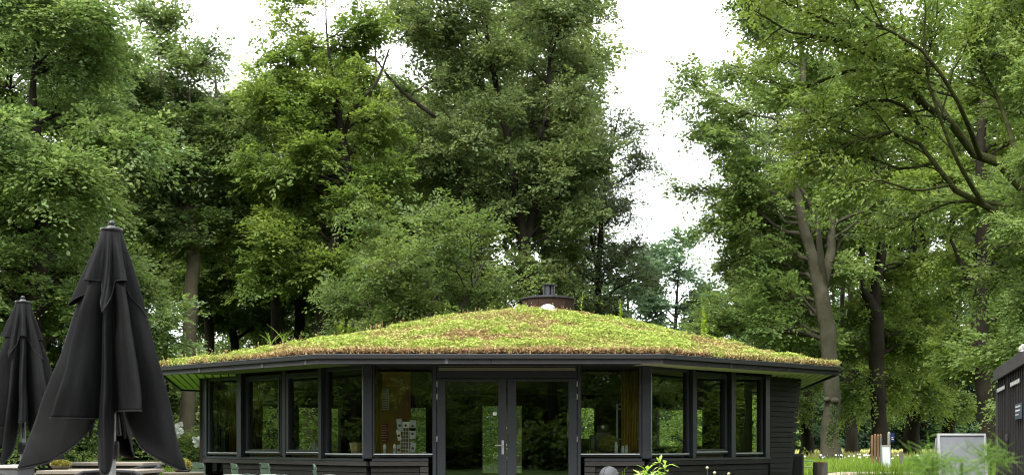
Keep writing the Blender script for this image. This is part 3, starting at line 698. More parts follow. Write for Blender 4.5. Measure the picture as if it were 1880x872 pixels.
# corner posts
for (cx, cy) in (FC, FR):
    m = MB(); m.prism([(cx - .07, cy - .065), (cx + .07, cy - .065), (cx + .10, cy + .03), (cx, cy + .13), (cx - .10, cy + .03)], .868, Z_TOP)
    m.build('post', M['frame'], pav, bevel=.004)
bar(fL, 0, fL.L - .06, -.08, .05, .825, .868); bar(fR, .06, fR.s(1411), -.08, .05, .825, .868)
sA, sB = fF.s(794), fF.s(1066)
bar(fF, .07, sA - .062, -.08, .05, .825, .868); bar(fF, sB + .06, fF.L - .07, -.08, .05, .825, .868)
bar(fL, 0, fL.L - .06, -.08, .04, ZTs + .10, Z_TOP - .004, 'header', 'sheath'); bar(fR, .06, fR.s(1411), -.08, .04, ZTs + .088, Z_TOP - .004, 'header', 'sheath')
bar(fF, .07, sA, -.08, .03, ZT + .057, 2.47, 'header', 'sheath'); bar(fF, sB, fF.L - .07, -.08, .03, ZT + .057, 2.47, 'header', 'sheath')
# sheathing below and planks
rng = random.Random(3)
def wof(F_, s0):
    return WALLS['L'] if F_ is fL else (WALLS['F0'] if s0 < sA - .1 else WALLS['F1']) if F_ is fF else (WALLS['R'] if s0 < fR.s(1409) else WALLS['E'])
def planks(F_, s0, s1, z0, z1, h, mat, n0=.0, n1=.028, gap=.008, tx=None, cutl=None):
    k = 0; z = z1
    while z - .03 > z0:
        zb = max(z0, z - h + gap)
        a, b = (s0, s1) if tx is None else (s0, s1)
        m = MB(); j = rng.uniform(-.003, .003)
        pts = []
        for zz in (zb, z):
            e = b if tx is None else b + tx * zz
            a_ = a
            pts.append([(a_, n0, zz), (e, n0, zz), (e, n1 + j, zz), (a_, n1 + j, zz)])
        m.hexa([F_.T(p) for p in pts[0]] + [F_.T(p) for p in pts[1]])
        m.build('plank', M[mat], wof(F_, s0), bevel=.003)
        z -= h; k += 1
WALLS = {}
def wallpart(key, *boxes):
    w = MB()
    for (F_, *b) in boxes: F_.box(w, *b)
    WALLS[key] = w.build('wall', M['sheath'], pav)
wallpart('L', (fL, fL.s(410), fL.L - .05, -.12, -.02, 0, .82)); wallpart('R', (fR, .06, fR.s(1411), -.12, -.02, 0, .82)); wallpart('E', (fR, fR.s(1411), fR.L - .02, -.12, -.004, 0, Z_TOP))
wallpart('F0', (fF, .07, sA - .062, -.12, -.02, 0, .82)); wallpart('F1', (fF, sB + .062, fF.L - .07, -.12, -.02, 0, .82))
WALLOBJ = WALLS['L']
# broad sill boards
def bandb(F_, s0, s1, n=1):
    e = (s1 - s0) / n
    for i in range(n):
        m = MB(); F_.box(m, s0 + i * e + .003, s0 + (i + 1) * e - .003, -.015, .045, .745, .819); m.build('plank', M['plank_grey'] if F_ is not fR else M['plank_dark'], wof(F_, s0), bevel=.003)
bandb(fL, -.04, fL.L + .0, 2); bandb(fF, .03, sA - .064); bandb(fF, sB + .064, fF.L - .03); bandb(fR, .03, fR.s(1411) - .01, 2)
# recessed dark planks under the band, and grey planks beside the door
planks(fL, .25, fL.L, .02, .735, .105, 'plank_dark', -.35, -.02) if False else None
planks(fL, fL.s(410), fL.L - .05, .02, .735, .105, 'plank_dark', -.02, .004)
planks(fF, .05, fF.s(770), .02, .735, .105, 'plank_dark', -.02, .004); planks(fF, fF.s(771), sA - .064, .02, .738, .105, 'plank_grey', -.02, .03)
planks(fF, sB + .064, fF.s(1093), .02, .738, .105, 'plank_grey', -.02, .03); planks(fF, fF.s(1094), fF.L - .05, .02, .735, .105, 'plank_dark', -.02, .004)
planks(fR, .05, fR.s(1411) - .02, .02, .735, .105, 'plank_dark', -.02, .004)
sC = fR.s(1411)
planks(fR, sC + .01, fR.L, .02, Z_TOP, .0985, 'plank_dark', -.002, .03, tx=.21)
# the leaning side wall that follows, clad the same way
SB = Vector((RE[0], RE[1], 0)); e2 = Vector((6.15, 29.4, 0)); lean = Vector((.657, .754, 0)) * .21
w = MB(); t2 = lean * Z_TOP
nn2 = Vector((0.99, -.13, 0)) * .0
w.hexa([SB + Vector((0, 0, 0)) - lean * .3, e2, e2 + Vector((-.1, 0, 0)), SB + Vector((-.12, .1, 0)), SB + t2 + Vector((0, 0, Z_TOP)) - lean * .3, e2 + Vector((.3, 0, Z_TOP)), e2 + Vector((.2, 0, Z_TOP)), SB + t2 + Vector((-.12, .1, Z_TOP))])
w.build('side_wall', M['plank_dark'], pav)
m = MB(); m.prism([(LE[0] - .07, LE[1] + .02), (LE[0] + .03, LE[1] - .08), (LE[0] + .05, LE[1] + .3), (LE[0] - .15, LE[1] + .3)], .745, Z_TOP); m.build('post', M['frame'], pav, bevel=.004)
# dark cladding on the far side walls
for (a_, b_) in ((LE, (-6.55, 27.6)), ((-6.55, 27.6), (-3.6, 31.3))):
    fq = Facet(b_, a_); q_ = MB()
    for (z0_, z1_) in ((.02, .50), (2.0, 2.40)):
        fq.box(q_, .1, fq.L - .1, .002, .04, z0_, z1_)
    q_.build('side_cladding', M['plank_dark'], pav)
# ---- double door
m = MB()
for (a, b) in ((794.5, 801.5), (1060, 1066)):
    fF.box(m, fF.s(a), fF.s(b), -.08, .05, 0, 2.47)
fF.box(m, fF.s(801.5), fF.s(1060), -.08, .035, zf(694), 2.47)
m.build('door_frame', M['frame'], pav, bevel=.004)
def leaf_(a, ga, gb, b, zt, handle=False):
    m = MB(); z0 = .02
    fF.box(m, fF.s(a), fF.s(ga), -.05, .02, z0, zt); fF.box(m, fF.s(gb), fF.s(b), -.05, .02, z0, zt)
    fF.box(m, fF.s(ga), fF.s(gb), -.05, .02, zf(700), zt); fF.box(m, fF.s(ga), fF.s(gb), -.05, .02, z0, .14)
    d = m.build('door', M['frame'], pav, bevel=.004)
    g2 = MB(); s0, s1 = fF.s(ga), fF.s(gb); g2.poly([fF.T((s0, -.015, .14)), fF.T((s1, -.015, .14)), fF.T((s1, -.015, zf(700))), fF.T((s0, -.015, zf(700)))]); g2.build('pane', M['glass'], d)
    if handle:
        h = MB(); sx = fF.s(923)
        fF.box(h, sx - .02, sx + .02, .0205, .03, zf(833.5), zf(807.5)); fF.box(h, sx - .012, sx + .012, .03, .075, zf(817) - .012, zf(817) + .012)
        fF.box(h, sx - .13, sx + .012, .06, .075, zf(817) - .009, zf(817) + .009)
        h.build('handle', M['steel'], d, bevel=.003)
        k = MB(); fF.box(k, sx + .06, sx + .07, .0205, .035, zf(816) - .02, zf(816) + .02); k.build('latch', M['steel'], d)
        st = MB(); fF.box(st, fF.s(905), fF.s(912), -.010, -.006, zf(762), zf(756)); st.build('sticker', M['white_metal'], d)
    return d
dl = leaf_(802, 818, 914.5, 930, zf(695), True); dr = leaf_(931.5, 948, 1043.5, 1059.5, zf(695))
for (d, px) in ((dl, 802.5), (dr, 1059.5)):
    for py in (705, 728, 805):
        h = MB(); s = fF.s(px); h.tube([fF.T((s, .05, zf(py + 5))), fF.T((s, .05, zf(py - 5)))], .011, 8); h.build('hinge', M['steel'], d)
m = MB(); fF.box(m, fF.s(805.5), fF.s(1056), .04, .075, zf(680.3), zf(675)); fF.box(m, fF.s(805.5), fF.s(1056), .04, .06, zf(673.5), zf(672))
M['vent'] = surf('vent', vari((.17, .17, .12), .1), 5, .5, .3, .05)
m.build('door_ventilator', M['vent'], pav, bevel=.003)
# ---- eaves: fascia boards, gutter, zinc edge, soffit boards
EV = [(-3.0, 18.6), (2.35, 18.6), (5.92, 21.7), (6.75, 28.0), (3.5, 32.8), (-4.2, 32.8), (-7.75, 28.0), (-6.38, 21.7)]
NE = len(EV); ctr = Vector((-.4, 25.6, 0))
def off(i, dist):
    """corner i pushed inward by dist"""
    p = Vector((*EV[i], 0)); a = Vector((*EV[i - 1], 0)); b = Vector((*EV[(i + 1) % NE], 0))
    u = (p - a).normalized(); v = (b - p).normalized(); n1_ = Vector((-u.y, u.x, 0)); n2_ = Vector((-v.y, v.x, 0))
    bis = (n1_ + n2_).normalized(); return p + bis * (dist / max(.3, bis.dot(n1_)))
def ring(i, d0, d1, z0, z1, name, mat, parent, trim=0.0, seg=1, z0b=None):
    j = (i + 1) % NE; out = []
    a0, b0, a1, b1 = off(i, d0), off(j, d0), off(i, d1), off(j, d1)
    for k in range(seg):
        t0, t1 = k / seg, (k + 1) / seg; g = .004
        q = [a0.lerp(b0, t0), a0.lerp(b0, t1), a1.lerp(b1, t1), a1.lerp(b1, t0)]
        if seg > 1:
            dv = (b0 - a0).normalized() * g
            if k: q[0] = q[0] + dv; q[3] = q[3] + dv
            if k < seg - 1: q[1] = q[1] - dv; q[2] = q[2] - dv
        m = MB(); m.hexa([p + Vector((0, 0, z0)) for p in q] + [p + Vector((0, 0, z1)) for p in q])
        out.append(m.build(name, M[mat], parent, bevel=.003))
    return out
roof_core = MB()
inn = [off(i, .16) for i in range(NE)]
roof_core.prism([(p.x, p.y) for p in inn], 2.425, 2.475)
roof = roof_core.build('roof', M['ceiling'], pav)
for i in range(NE):
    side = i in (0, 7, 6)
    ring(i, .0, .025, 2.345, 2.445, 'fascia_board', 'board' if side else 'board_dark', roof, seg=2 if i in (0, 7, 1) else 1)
    ring(i, -.045, -.001, 2.425, 2.487, 'gutter', 'gutter', roof)
    ring(i, -.048, .05, 2.4885, 2.497, 'roof_edge', 'zinc', roof)
# joint straps on the fascia
for (i, ts) in ((7, (.28, .68, .93)), (0, (.37,)), (1, (.35, .68))):
    a, b = off(i, -.003), off((i + 1) % NE, -.003)
    for t in ts:
        p = a.lerp(b, t); u = (b - a).normalized(); nrm_ = Vector((u.y, -u.x, 0)); m = MB()
        q = [p - u * .022, p + u * .022, p + u * .022 + nrm_ * .006, p - u * .022 + nrm_ * .006]
        m.hexa([v + Vector((0, 0, 2.35)) for v in q] + [v + Vector((0, 0, 2.424)) for v in q]); m.build('strap', M['zinc' if i != 1 else 'board'], roof)
# soffit boards: run across the overhang
def soffit(i, nb, depth, mat):
    j = (i + 1) % NE; a0, b0, a1, b1 = off(i, .027), off(j, .027), off(i, depth), off(j, depth)
    for k in range(nb):
        g = .11
        t0, t1 = (k + g) / nb, (k + 1 - g) / nb
        q = [a0.lerp(b0, t0), a0.lerp(b0, t1), a1.lerp(b1, t1), a1.lerp(b1, t0)]
        m = MB(); m.hexa([p + Vector((0, 0, 2.385)) for p in q] + [p + Vector((0, 0, 2.41)) for p in q]); m.build('soffit_board', M[mat], roof)
def soffit_long(i, nb, depth, mat):
    for k in range(nb):
        w_ = (depth - .027) / nb; ring(i, .027 + k * w_ + .013, .027 + (k + 1) * w_ - .013, 2.385, 2.41, 'soffit_board', mat, roof)
soffit_long(7, 10, 1.05, 'soffit_shaded'); soffit_long(0, 10, 1.05, 'board_dark'); soffit_long(1, 10, 1.05, 'soffit_pale')
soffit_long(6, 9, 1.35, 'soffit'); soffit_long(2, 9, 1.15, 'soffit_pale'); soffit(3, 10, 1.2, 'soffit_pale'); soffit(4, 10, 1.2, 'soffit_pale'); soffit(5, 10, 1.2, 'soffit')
# ---- rear and side walls with window openings, floor, ceiling
WP = [LE, (-6.55, 27.6), (-3.6, 31.3), (3.0, 31.3), (5.6, 28.3), RE]
def inner_wall(a, b, openings, z1=2.40):
    f = Facet(b, a)   # keeps the outward side away from the room
    s = 0; m = MB(); ops = sorted(openings)
    for (s0, s1, za, zb) in ops:
        f.box(m, s, s0, -.12, 0, 0, z1); f.box(m, s0, s1, -.12, 0, 0, za); f.box(m, s0, s1, -.12, 0, zb, z1); s = s1
    f.box(m, s, f.L, -.12, 0, 0, z1)
    wall_ = m.build('inner_wall', M['inner_wall'], pav)
    for (s0, s1, za, zb) in ops:
        fr = MB()
        f.box(fr, s0, s0 + .05, -.10, .01, za, zb); f.box(fr, s1 - .05, s1, -.10, .01, za, zb); f.box(fr, s0 + .05, s1 - .05, -.10, .01, zb - .05, zb); f.box(fr, s0 + .05, s1 - .05, -.10, .01, za, za + .05)
        w_ = fr.build('window', M['frame'], pav)
        g = MB(); g.poly([f.T((s0 + .05, -.03, za + .05)), f.T((s1 - .05, -.03, za + .05)), f.T((s1 - .05, -.03, zb - .05)), f.T((s0 + .05, -.03, zb - .05))]); g.build('pane', M['glass'], w_)
inner_wall(WP[1], WP[0], [(1.0, 1.9, .5, 2.0), (2.4, 3.6, .5, 2.0)])
inner_wall(WP[2], WP[1], [(.5, 1.7, .5, 2.15), (2.1, 3.6, .5, 2.15)])
inner_wall(WP[3], WP[2], [(.7, 1.4, .7, 2.1), (2.78, 3.9, .3, 2.15), (5.0, 5.8, 1.2, 2.1)])
inner_wall(WP[4], WP[3], [(1.0, 2.6, 1.0, 2.0)])
m = MB(); pl = [FC, FR, RE, (5.6, 28.3), (3.0, 31.3), (-3.6, 31.3), (-6.55, 27.6), LE]
m.prism(pl, -.1, .012); m.build('floor', M['wood_floor'], pav)

# ------------------------------------------------------------------ living roof
APEX = (0.55, 25.6)
prf_r = np.array([0, .06, .15, .27, .45, .6, .75, .88, .95, 1.0]); prf_z = np.array([1.0, .985, .915, .79, .575, .435, .275, .12, .055, .015])
evx = np.array([e[0] for e in EV]); evy = np.array([e[1] for e in EV])
def bound(th):
    """distance from the apex to the eaves polygon in direction th"""
    dx, dy = np.cos(th), np.sin(th); best = np.full(np.shape(th), 1e9)
    for i in range(NE):
        ax, ay = evx[i], evy[i]; bx, by = evx[(i + 1) % NE], evy[(i + 1) % NE]
        ex, ey = bx - ax, by - ay; den = dx * ey - dy * ex; den = np.where(np.abs(den) < 1e-9, 1e-9, den)
        t = ((ax - APEX[0]) * ey - (ay - APEX[1]) * ex) / den; u = ((ax - APEX[0]) * dy - (ay - APEX[1]) * dx) / den
        ok = (t > 0) & (u >= -1e-6) & (u <= 1 + 1e-6); best = np.where(ok & (t < best), t, best)
    return best
_ta = np.linspace(-PI, PI, 361); _ba = bound(_ta)
_sm = np.array([np.mean(np.interp((t_ + np.linspace(-.42, .42, 15) + PI) % (2 * PI) - PI, _ta, _ba)) for t_ in _ta])
HR = 1.45
def roof_z(x, y, rel=False):
    dx, dy = x - APEX[0], y - APEX[1]; r = np.hypot(dx, dy) + 1e-9; an = np.arctan2(dy, dx); q = r / bound(an); qs = r / np.interp(an, _ta, _sm)
    qe = q; wq = np.clip(q, 0, 1) ** 4; q = qs * (1 - wq) + q * wq
    z = 2.50 + HR * np.interp(q, prf_r, prf_z)
    z = z + .018 * np.sin(x * 1.9 + .7 * np.sin(y * 1.3)) * np.sin(y * 1.7 + 1) * (1 - np.clip(q, 0, 1) ** 4)
    return (z, qe)
def lump(x, y, s=1.0, seed=0):
    """smooth value noise 0..1"""
    rs = np.random.default_rng(seed); G = rs.uniform(0, 1, (64, 64))
    u, v = np.mod(x / s + 31.3, 63), np.mod(y / s + 17.7, 63)
    i, j = np.floor(u).astype(int), np.floor(v).astype(int); a, b = u - i, v - j; a = a * a * (3 - 2 * a); b = b * b * (3 - 2 * b)
    g = lambda p, q: G[np.mod(p, 64), np.mod(q, 64)]
    return (g(i, j) * (1 - a) + g(i + 1, j) * a) * (1 - b) + (g(i, j + 1) * (1 - a) + g(i + 1, j + 1) * a) * b
def fbm(x, y, s, seed): return (lump(x, y, s, seed) + .5 * lump(x, y, s * .47, seed + 1) + .25 * lump(x, y, s * .21, seed + 2)) / 1.75
def roofmat():
    m, n, l = newmat('sedum')
    at = n.new('ShaderNodeAttribute'); at.attribute_name = 'tint'
    r = ramp(n, [(0.0, (.07, .035, .020)), (.16, (.20, .105, .055)), (.34, (.36, .25, .115)), (.52, (.38, .36, .115)), (.75, (.35, .39, .095)), (1.0, (.36, .47, .09))])
    l.new(at.outputs['Fac'], r.inputs[0])
    b = n.new('ShaderNodeBsdfPrincipled'); b.inputs['Roughness'].default_value = .65; b.inputs['Specular IOR Level'].default_value = .25; l.new(r.outputs[0], b.inputs['Base Color'])
    tr = n.new('ShaderNodeBsdfTranslucent'); l.new(r.outputs[0], tr.inputs['Color'])
    ms = n.new('ShaderNodeMixShader'); ms.inputs[0].default_value = .2; l.new(b.outputs[0], ms.inputs[1]); l.new(tr.outputs[0], ms.inputs[2])
    o = n.new('ShaderNodeOutputMaterial'); l.new(ms.outputs[0], o.inputs[0]); return m
M['sedum'] = roofmat()
M['substrate'] = surf('substrate', [(.3, (.06, .045, .02)), (.6, (.12, .10, .035)), (.8, (.15, .17, .04))], 6, .95, .1, .6, 40, bdist=.03)
nq, nt = 40, 144
th = np.linspace(0, 2 * PI, nt, endpoint=False); qq = np.linspace(0.002, 1.0, nq)
B = bound(th); X = APEX[0] + np.cos(th)[None] * qq[:, None] * B[None]; Y = APEX[1] + np.sin(th)[None] * qq[:, None] * B[None]
Zr, _ = roof_z(X, Y); 
V = np.stack([X, Y, Zr], -1).reshape(-1, 3); I = np.arange(nq * nt).reshape(nq, nt)
Q = np.stack([I[:-1], np.roll(I, -1, 1)[:-1], np.roll(I, -1, 1)[1:], I[1:]], -1).reshape(-1, 4)
sub = link('soil_layer', mesh_np('soil_layer', V, Q, M['substrate'], smooth=True), roof)
def blades(x, y, z, h, w, lean, tint, rng, tipw=.35):
    n = len(x); a = rng.uniform(0, 2 * PI, n); b = rng.uniform(0, 2 * PI, n)
    sx, sy = np.cos(a) * w / 2, np.sin(a) * w / 2; lx, ly = np.cos(b) * lean, np.sin(b) * lean
    p0 = np.stack([x - sx, y - sy, z], -1); p1 = np.stack([x + sx, y + sy, z], -1)
    p2 = np.stack([x + sx * tipw + lx, y + sy * tipw + ly, z + h], -1); p3 = np.stack([x - sx * tipw + lx, y - sy * tipw + ly, z + h], -1)
    if tipw == 0:
        V = np.stack([p0, p1, p2], 1).reshape(-1, 3); return V, np.arange(n * 3).reshape(-1, 3), np.repeat(tint, 3)
    V = np.stack([p0, p1, p2, p3], 1).reshape(-1, 3); return V, np.arange(n * 4).reshape(-1, 4), np.repeat(tint, 4)
rg = np.random.default_rng(77)
def roof_pts(n, front=True, qmin=0.0, qpow=.5):
    t = rg.uniform(0, 2 * PI, n); q = np.maximum(rg.uniform(0, 1, n), 0) ** qpow; Bt = bound(t)
    x = APEX[0] + np.cos(t) * q * Bt; y = APEX[1] + np.sin(t) * q * Bt
    k = (y < 25.4) | ((y < 27.0) & (rg.uniform(0, 1, n) < .6)) | (rg.uniform(0, 1, n) < .1); x, y, q, t = x[k], y[k], q[k], t[k]
    z, _ = roof_z(x, y); return x, y, z, q, t
VS, QS, TS = [], [], []; nb_ = 0
def add(v, q, t):
    global nb_
    VS.append(v); QS.append(q + nb_); TS.append(t); nb_ += len(v)
def lime(x, y):
    p = fbm(x, y, .62, 5); p2 = fbm(x, y, 2.6, 11); right = np.clip((x + 1) / 6, -.4, 1)
    return np.clip((p - .57) * 8 + (p2 - .5) * 1.6 + .40 * right, 0, 1)
x, y, z, q, t = roof_pts(320000)
lm = lime(x, y); pat = fbm(x, y, .55, 21); big = fbm(x, y, 2.2, 31)
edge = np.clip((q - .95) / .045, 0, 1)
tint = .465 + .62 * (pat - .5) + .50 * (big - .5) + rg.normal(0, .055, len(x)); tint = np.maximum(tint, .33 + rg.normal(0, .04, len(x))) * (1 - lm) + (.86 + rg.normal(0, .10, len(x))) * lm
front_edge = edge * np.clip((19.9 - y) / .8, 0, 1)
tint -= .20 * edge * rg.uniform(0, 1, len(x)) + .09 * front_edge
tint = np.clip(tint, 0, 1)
mound = fbm(x, y, .30, 41)
h = (.022 + .032 * mound + .03 * lm) * rg.uniform(.6, 1.3, len(x)); w = rg.uniform(.016, .032, len(x)) * (1 + .5 * lm)
zz = z + .09 * (mound - .35) * np.clip((1.02 - q) * 14, .25, 1) + .05 * lm
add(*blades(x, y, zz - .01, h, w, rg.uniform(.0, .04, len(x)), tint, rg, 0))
# second, flatter leaves seen from above
k = rg.uniform(0, 1, len(x)) < .6
st = np.stack([x[k], y[k], zz[k] + h[k] * .7], -1); nk = len(st)
axv = nrm(rg.normal(0, 1, (nk, 3)) * [1, 1, .25]); up = nrm(np.array([0, 0, 1.]) + rg.normal(0, .4, (nk, 3))); sxv = nrm(np.cross(axv, up)); s = rg.uniform(.018, .036, nk)[:, None]
V = np.stack([st - axv * s + sxv * s * .55, st - axv * s * .3 - sxv * s * .7, st + axv * s], 1).reshape(-1, 3)
add(V, np.arange(nk * 3).reshape(-1, 3), np.repeat(np.clip(tint[k] + rg.normal(.05, .08, nk), 0, 1), 3))
# mat hanging over the edge strip
n = 60000; t = rg.uniform(0, 2 * PI, n); Bt = bound(t); q = rg.uniform(.972, 1.004, n); x = APEX[0] + np.cos(t) * q * Bt; y = APEX[1] + np.sin(t) * q * Bt
k = y < 27; x, y, t = x[k], y[k], t[k]; n = len(x); hh = rg.uniform(0, .085, n) * (.6 + .8 * lump(x, y, .3, 9))
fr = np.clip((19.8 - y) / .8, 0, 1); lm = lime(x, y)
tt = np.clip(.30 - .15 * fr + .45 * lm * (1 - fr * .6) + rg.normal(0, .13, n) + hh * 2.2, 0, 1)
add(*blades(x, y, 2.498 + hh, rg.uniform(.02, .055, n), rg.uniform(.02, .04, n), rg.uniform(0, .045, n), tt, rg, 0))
sed = link('sedum', mesh_np('sedum', np.vstack(VS), np.vstack(QS), M['sedum'], np.concatenate(TS)), sub)
tag(sed, kind='stuff')
# dry flower stalks and grass along the back slope
VS, QS, TS = [], [], []; nb_ = 0
n = 3600; t = rg.uniform(0, 2 * PI, n); q = rg.uniform(0, 1, n) ** .5; Bt = bound(t); x = APEX[0] + np.cos(t) * q * Bt; y = APEX[1] + np.sin(t) * q * Bt
den = fbm(x, y, 1.4, 51) + .22 * (x < .5) * (np.abs(y - 25.5) < 3.2); k = den > .60; x, y = x[k], y[k]; n = len(x); z, _ = roof_z(x, y)
hs_ = rg.uniform(.05, .17, n) * (1 + .5 * (rg.uniform(0, 1, n) > .93)); tn = np.clip(rg.normal(.38, .14, n), .05, 1)
V_, Q_, T_ = blades(x, y, z, hs_, np.full(n, .009), rg.uniform(0, .07, n), tn, rg, .7); add(V_, Q_, T_)
tips = (V_.reshape(-1, 4, 3)[:, 2] + V_.reshape(-1, 4, 3)[:, 3]) / 2
for _ in range(3):
    pp = tips + rg.normal(0, .008, tips.shape); a = nrm(rg.normal(0, 1, pp.shape)); b = nrm(np.cross(a, rg.normal(0, 1, pp.shape))); s = rg.uniform(.006, .013, (n, 1))
    add(np.stack([pp - a * s * 1.6, pp + b * s, pp + a * s * 1.6, pp - b * s], 1).reshape(-1, 3), np.arange(n * 4).reshape(-1, 4), np.repeat(np.clip(tn + rg.normal(0, .1, n), 0, 1), 4))
stk = link('flower_stalks', mesh_np('flower_stalks', np.vstack(VS), np.vstack(QS), M['sedum'], np.concatenate(TS)), sub); tag(stk, kind='stuff')
# taller weeds that seeded themselves in the roof
M['weed'] = leafmat('weed', (.16, .26, .03), (.28, .42, .05), (.40, .55, .09), trans=.35)
def weed(label, px, d, h, kind, seed, spread=.12):
    rr = np.random.default_rng(seed); ds = np.linspace(20, 31, 221); zs_, qs_ = roof_z((px - 940) / F * ds, ds); el = np.where(qs_ < 1, (zs_ - EYE) / ds, -9); d = float(ds[int(np.argmax(el))]) - .15
    X = (px - 940) / F * d; z, _ = roof_z(np.array([X]), np.array([d])); z = float(z[0])
    t = thing('roof_plant', label, 'plant', (X, d, z + .06), 0)
    m = MB(); lv, lq, lt = [], [], []; nb = 0
    ns = {'fern': 3, 'sapling': 1, 'grass': 9, 'stem': 1}[kind]
    for i in range(ns):
        ln = Vector((rr.normal(0, spread), rr.normal(0, spread), h * (1 if i == 0 else rr.uniform(.5, .95))))
        pts = [(ln.x * u * u, ln.y * u * u, ln.z * u) for u in (0, .35, .7, 1)]; m.tube(pts, [.007, .006, .004, .002], 5)
        if kind == 'grass': continue
        nl_ = {'fern': 46, 'sapling': 110, 'stem': 16}[kind]
        u = np.linspace(.12, 1, nl_); base = np.stack([ln.x * u * u, ln.y * u * u, ln.z * u], -1)
        a = rr.uniform(0, 2 * PI, nl_) if kind != 'fern' else np.where(np.arange(nl_) % 2 == 0, 0.2, PI + .2)
        wl_ = (h * .26 if kind == 'fern' else h * .17) * (1.1 - u * .8)
        dr = np.stack([np.cos(a), np.sin(a), rr.uniform(.1, .6, nl_)], -1); dr = nrm(dr); tip = base + dr * wl_[:, None]
        sd_ = nrm(np.cross(dr, np.array([0, 0, 1.]))) ; mid = base + dr * wl_[:, None] * .5; wd = wl_[:, None] * .30
        V = np.stack([base, mid + sd_ * wd, tip, mid - sd_ * wd], 1).reshape(-1, 3); lv.append(V); lq.append(np.arange(nl_ * 4).reshape(-1, 4) + nb); nb += nl_ * 4; lt.append(np.repeat(rr.uniform(0, 1, nl_), 4))
    m.build('stem', M['weed'], t)
    if lv: link('foliage', mesh_np('foliage', np.vstack(lv), np.vstack(lq), M['weed'], np.concatenate(lt)), t)
weed('bright fern-like weed on the roof crest, tallest on the low side', 626, 23.6, .36, 'fern', 1)
weed('small leafy weed just under the taller fern-like one', 641, 23.3, .24, 'fern', 2)
weed('thin dry stem standing alone on the roof crest between fern weed and chimney', 817, 24.6, .34, 'stem', 3, .02)
weed('leafy seedling tree growing near the far roof slope', 1293, 24.3, .62, 'sapling', 4, .03)
weed('young upright seedling behind the low white roof dome', 1140, 24.9, .42, 'sapling', 5, .03)
weed('thin stem with few leaves beside the chimney base', 1068, 25.2, .40, 'stem', 6, .02)
weed('small seedling between the white dome and the tall seedling', 1166, 24.7, .24, 'sapling', 7, .03)
weed('tuft of long grass on the low roof slope beyond the fern weed', 520, 23.2, .38, 'grass', 8, .16)
weed('second tuft of long pale grass, lower on the roof slope', 497, 23.0, .30, 'grass', 9, .14)
weed('short tuft of grass beside the tall seedling', 1345, 23.7, .17, 'grass', 10, .1)
# skylight drum, vent and domes
dr_ = thing('skylight_drum', 'round rusty brown skylight drum with dark rim on the roof crest', 'skylight', (.82, 27.2, 3.9))
def zpx(py, d): return EYE + (815 - py) / F * d
zc = zpx(546, 26.7) - 3.9
def octo(r, n=12): return [(r * math.cos(2 * PI * k / n + .13), r * math.sin(2 * PI * k / n + .13)) for k in range(n)]
NP = 12
for k in range(NP):
    o = octo(.60, NP); a, b = Vector((*o[k], 0)), Vector((*o[(k + 1) % NP], 0)); i_ = .95
    q = [a * 1, b * 1, b * i_, a * i_]; q[0] = a.lerp(b, .01); q[1] = a.lerp(b, .99)
    m = MB(); m.hexa([v + Vector((0, 0, -.6)) for v in q] + [v + Vector((0, 0, zc)) for v in q]); m.build('panel', M['corten'], dr_)
m = MB(); m.prism(octo(.635, NP), zc + .002, zc + .03); m.prism(octo(.50, NP), zc + .03, zc + .06); m.build('rim', M['cap'], dr_)
ch = thing('chimney_vent', 'dark metal vent block standing on the round skylight drum', 'roof vent', (.84, 27.2, 3.9 + zc + .06))
m = MB(); hh = zpx(522, 27) - 3.9 - zc - .06
for (a, b, n0) in ((-.135, -.105, -.13), (.105, .135, -.13)): m.box(a, b, n0, .13, 0, hh)
m.box(-.105, .105, .0, .13, 0, hh); m.box(-.085, .01, -.11, .0, 0, hh - .01); m.box(.045, .10, -.09, .0, 0, hh - .015); m.build('louvre_box', M['cap'], ch, bevel=.003)
m = MB(); m.box(-.15, .15, -.145, .145, hh, hh + .018); m.build('lid', M['cap'], ch)
def dome(label, px, d, r, rz_):
    X = (px - 940) / F * d; z, _ = roof_z(np.array([X]), np.array([d])); t = thing('roof_dome', label, 'roof light', (X, d, float(z[0]) + .03))
    m = MB(); m.lathe([(r * 1.04, -.06), (r * 1.04, 0.0), (r, .012)], 20); m.build('rim', M['white_metal'], t)
    m = MB(); m.lathe([(r * math.cos(a), .012 + rz_ * math.sin(a)) for a in [i * PI / 14 for i in range(7)]], 20); m.build('cap', M['dome'], t, smooth=True)
dome('shiny white roof light dome right below the skylight drum', 1006, 24.9, .155, .10)
dome('low white roof light half sunk in the moss beside the seedling', 1100, 25.3, .12, .06)

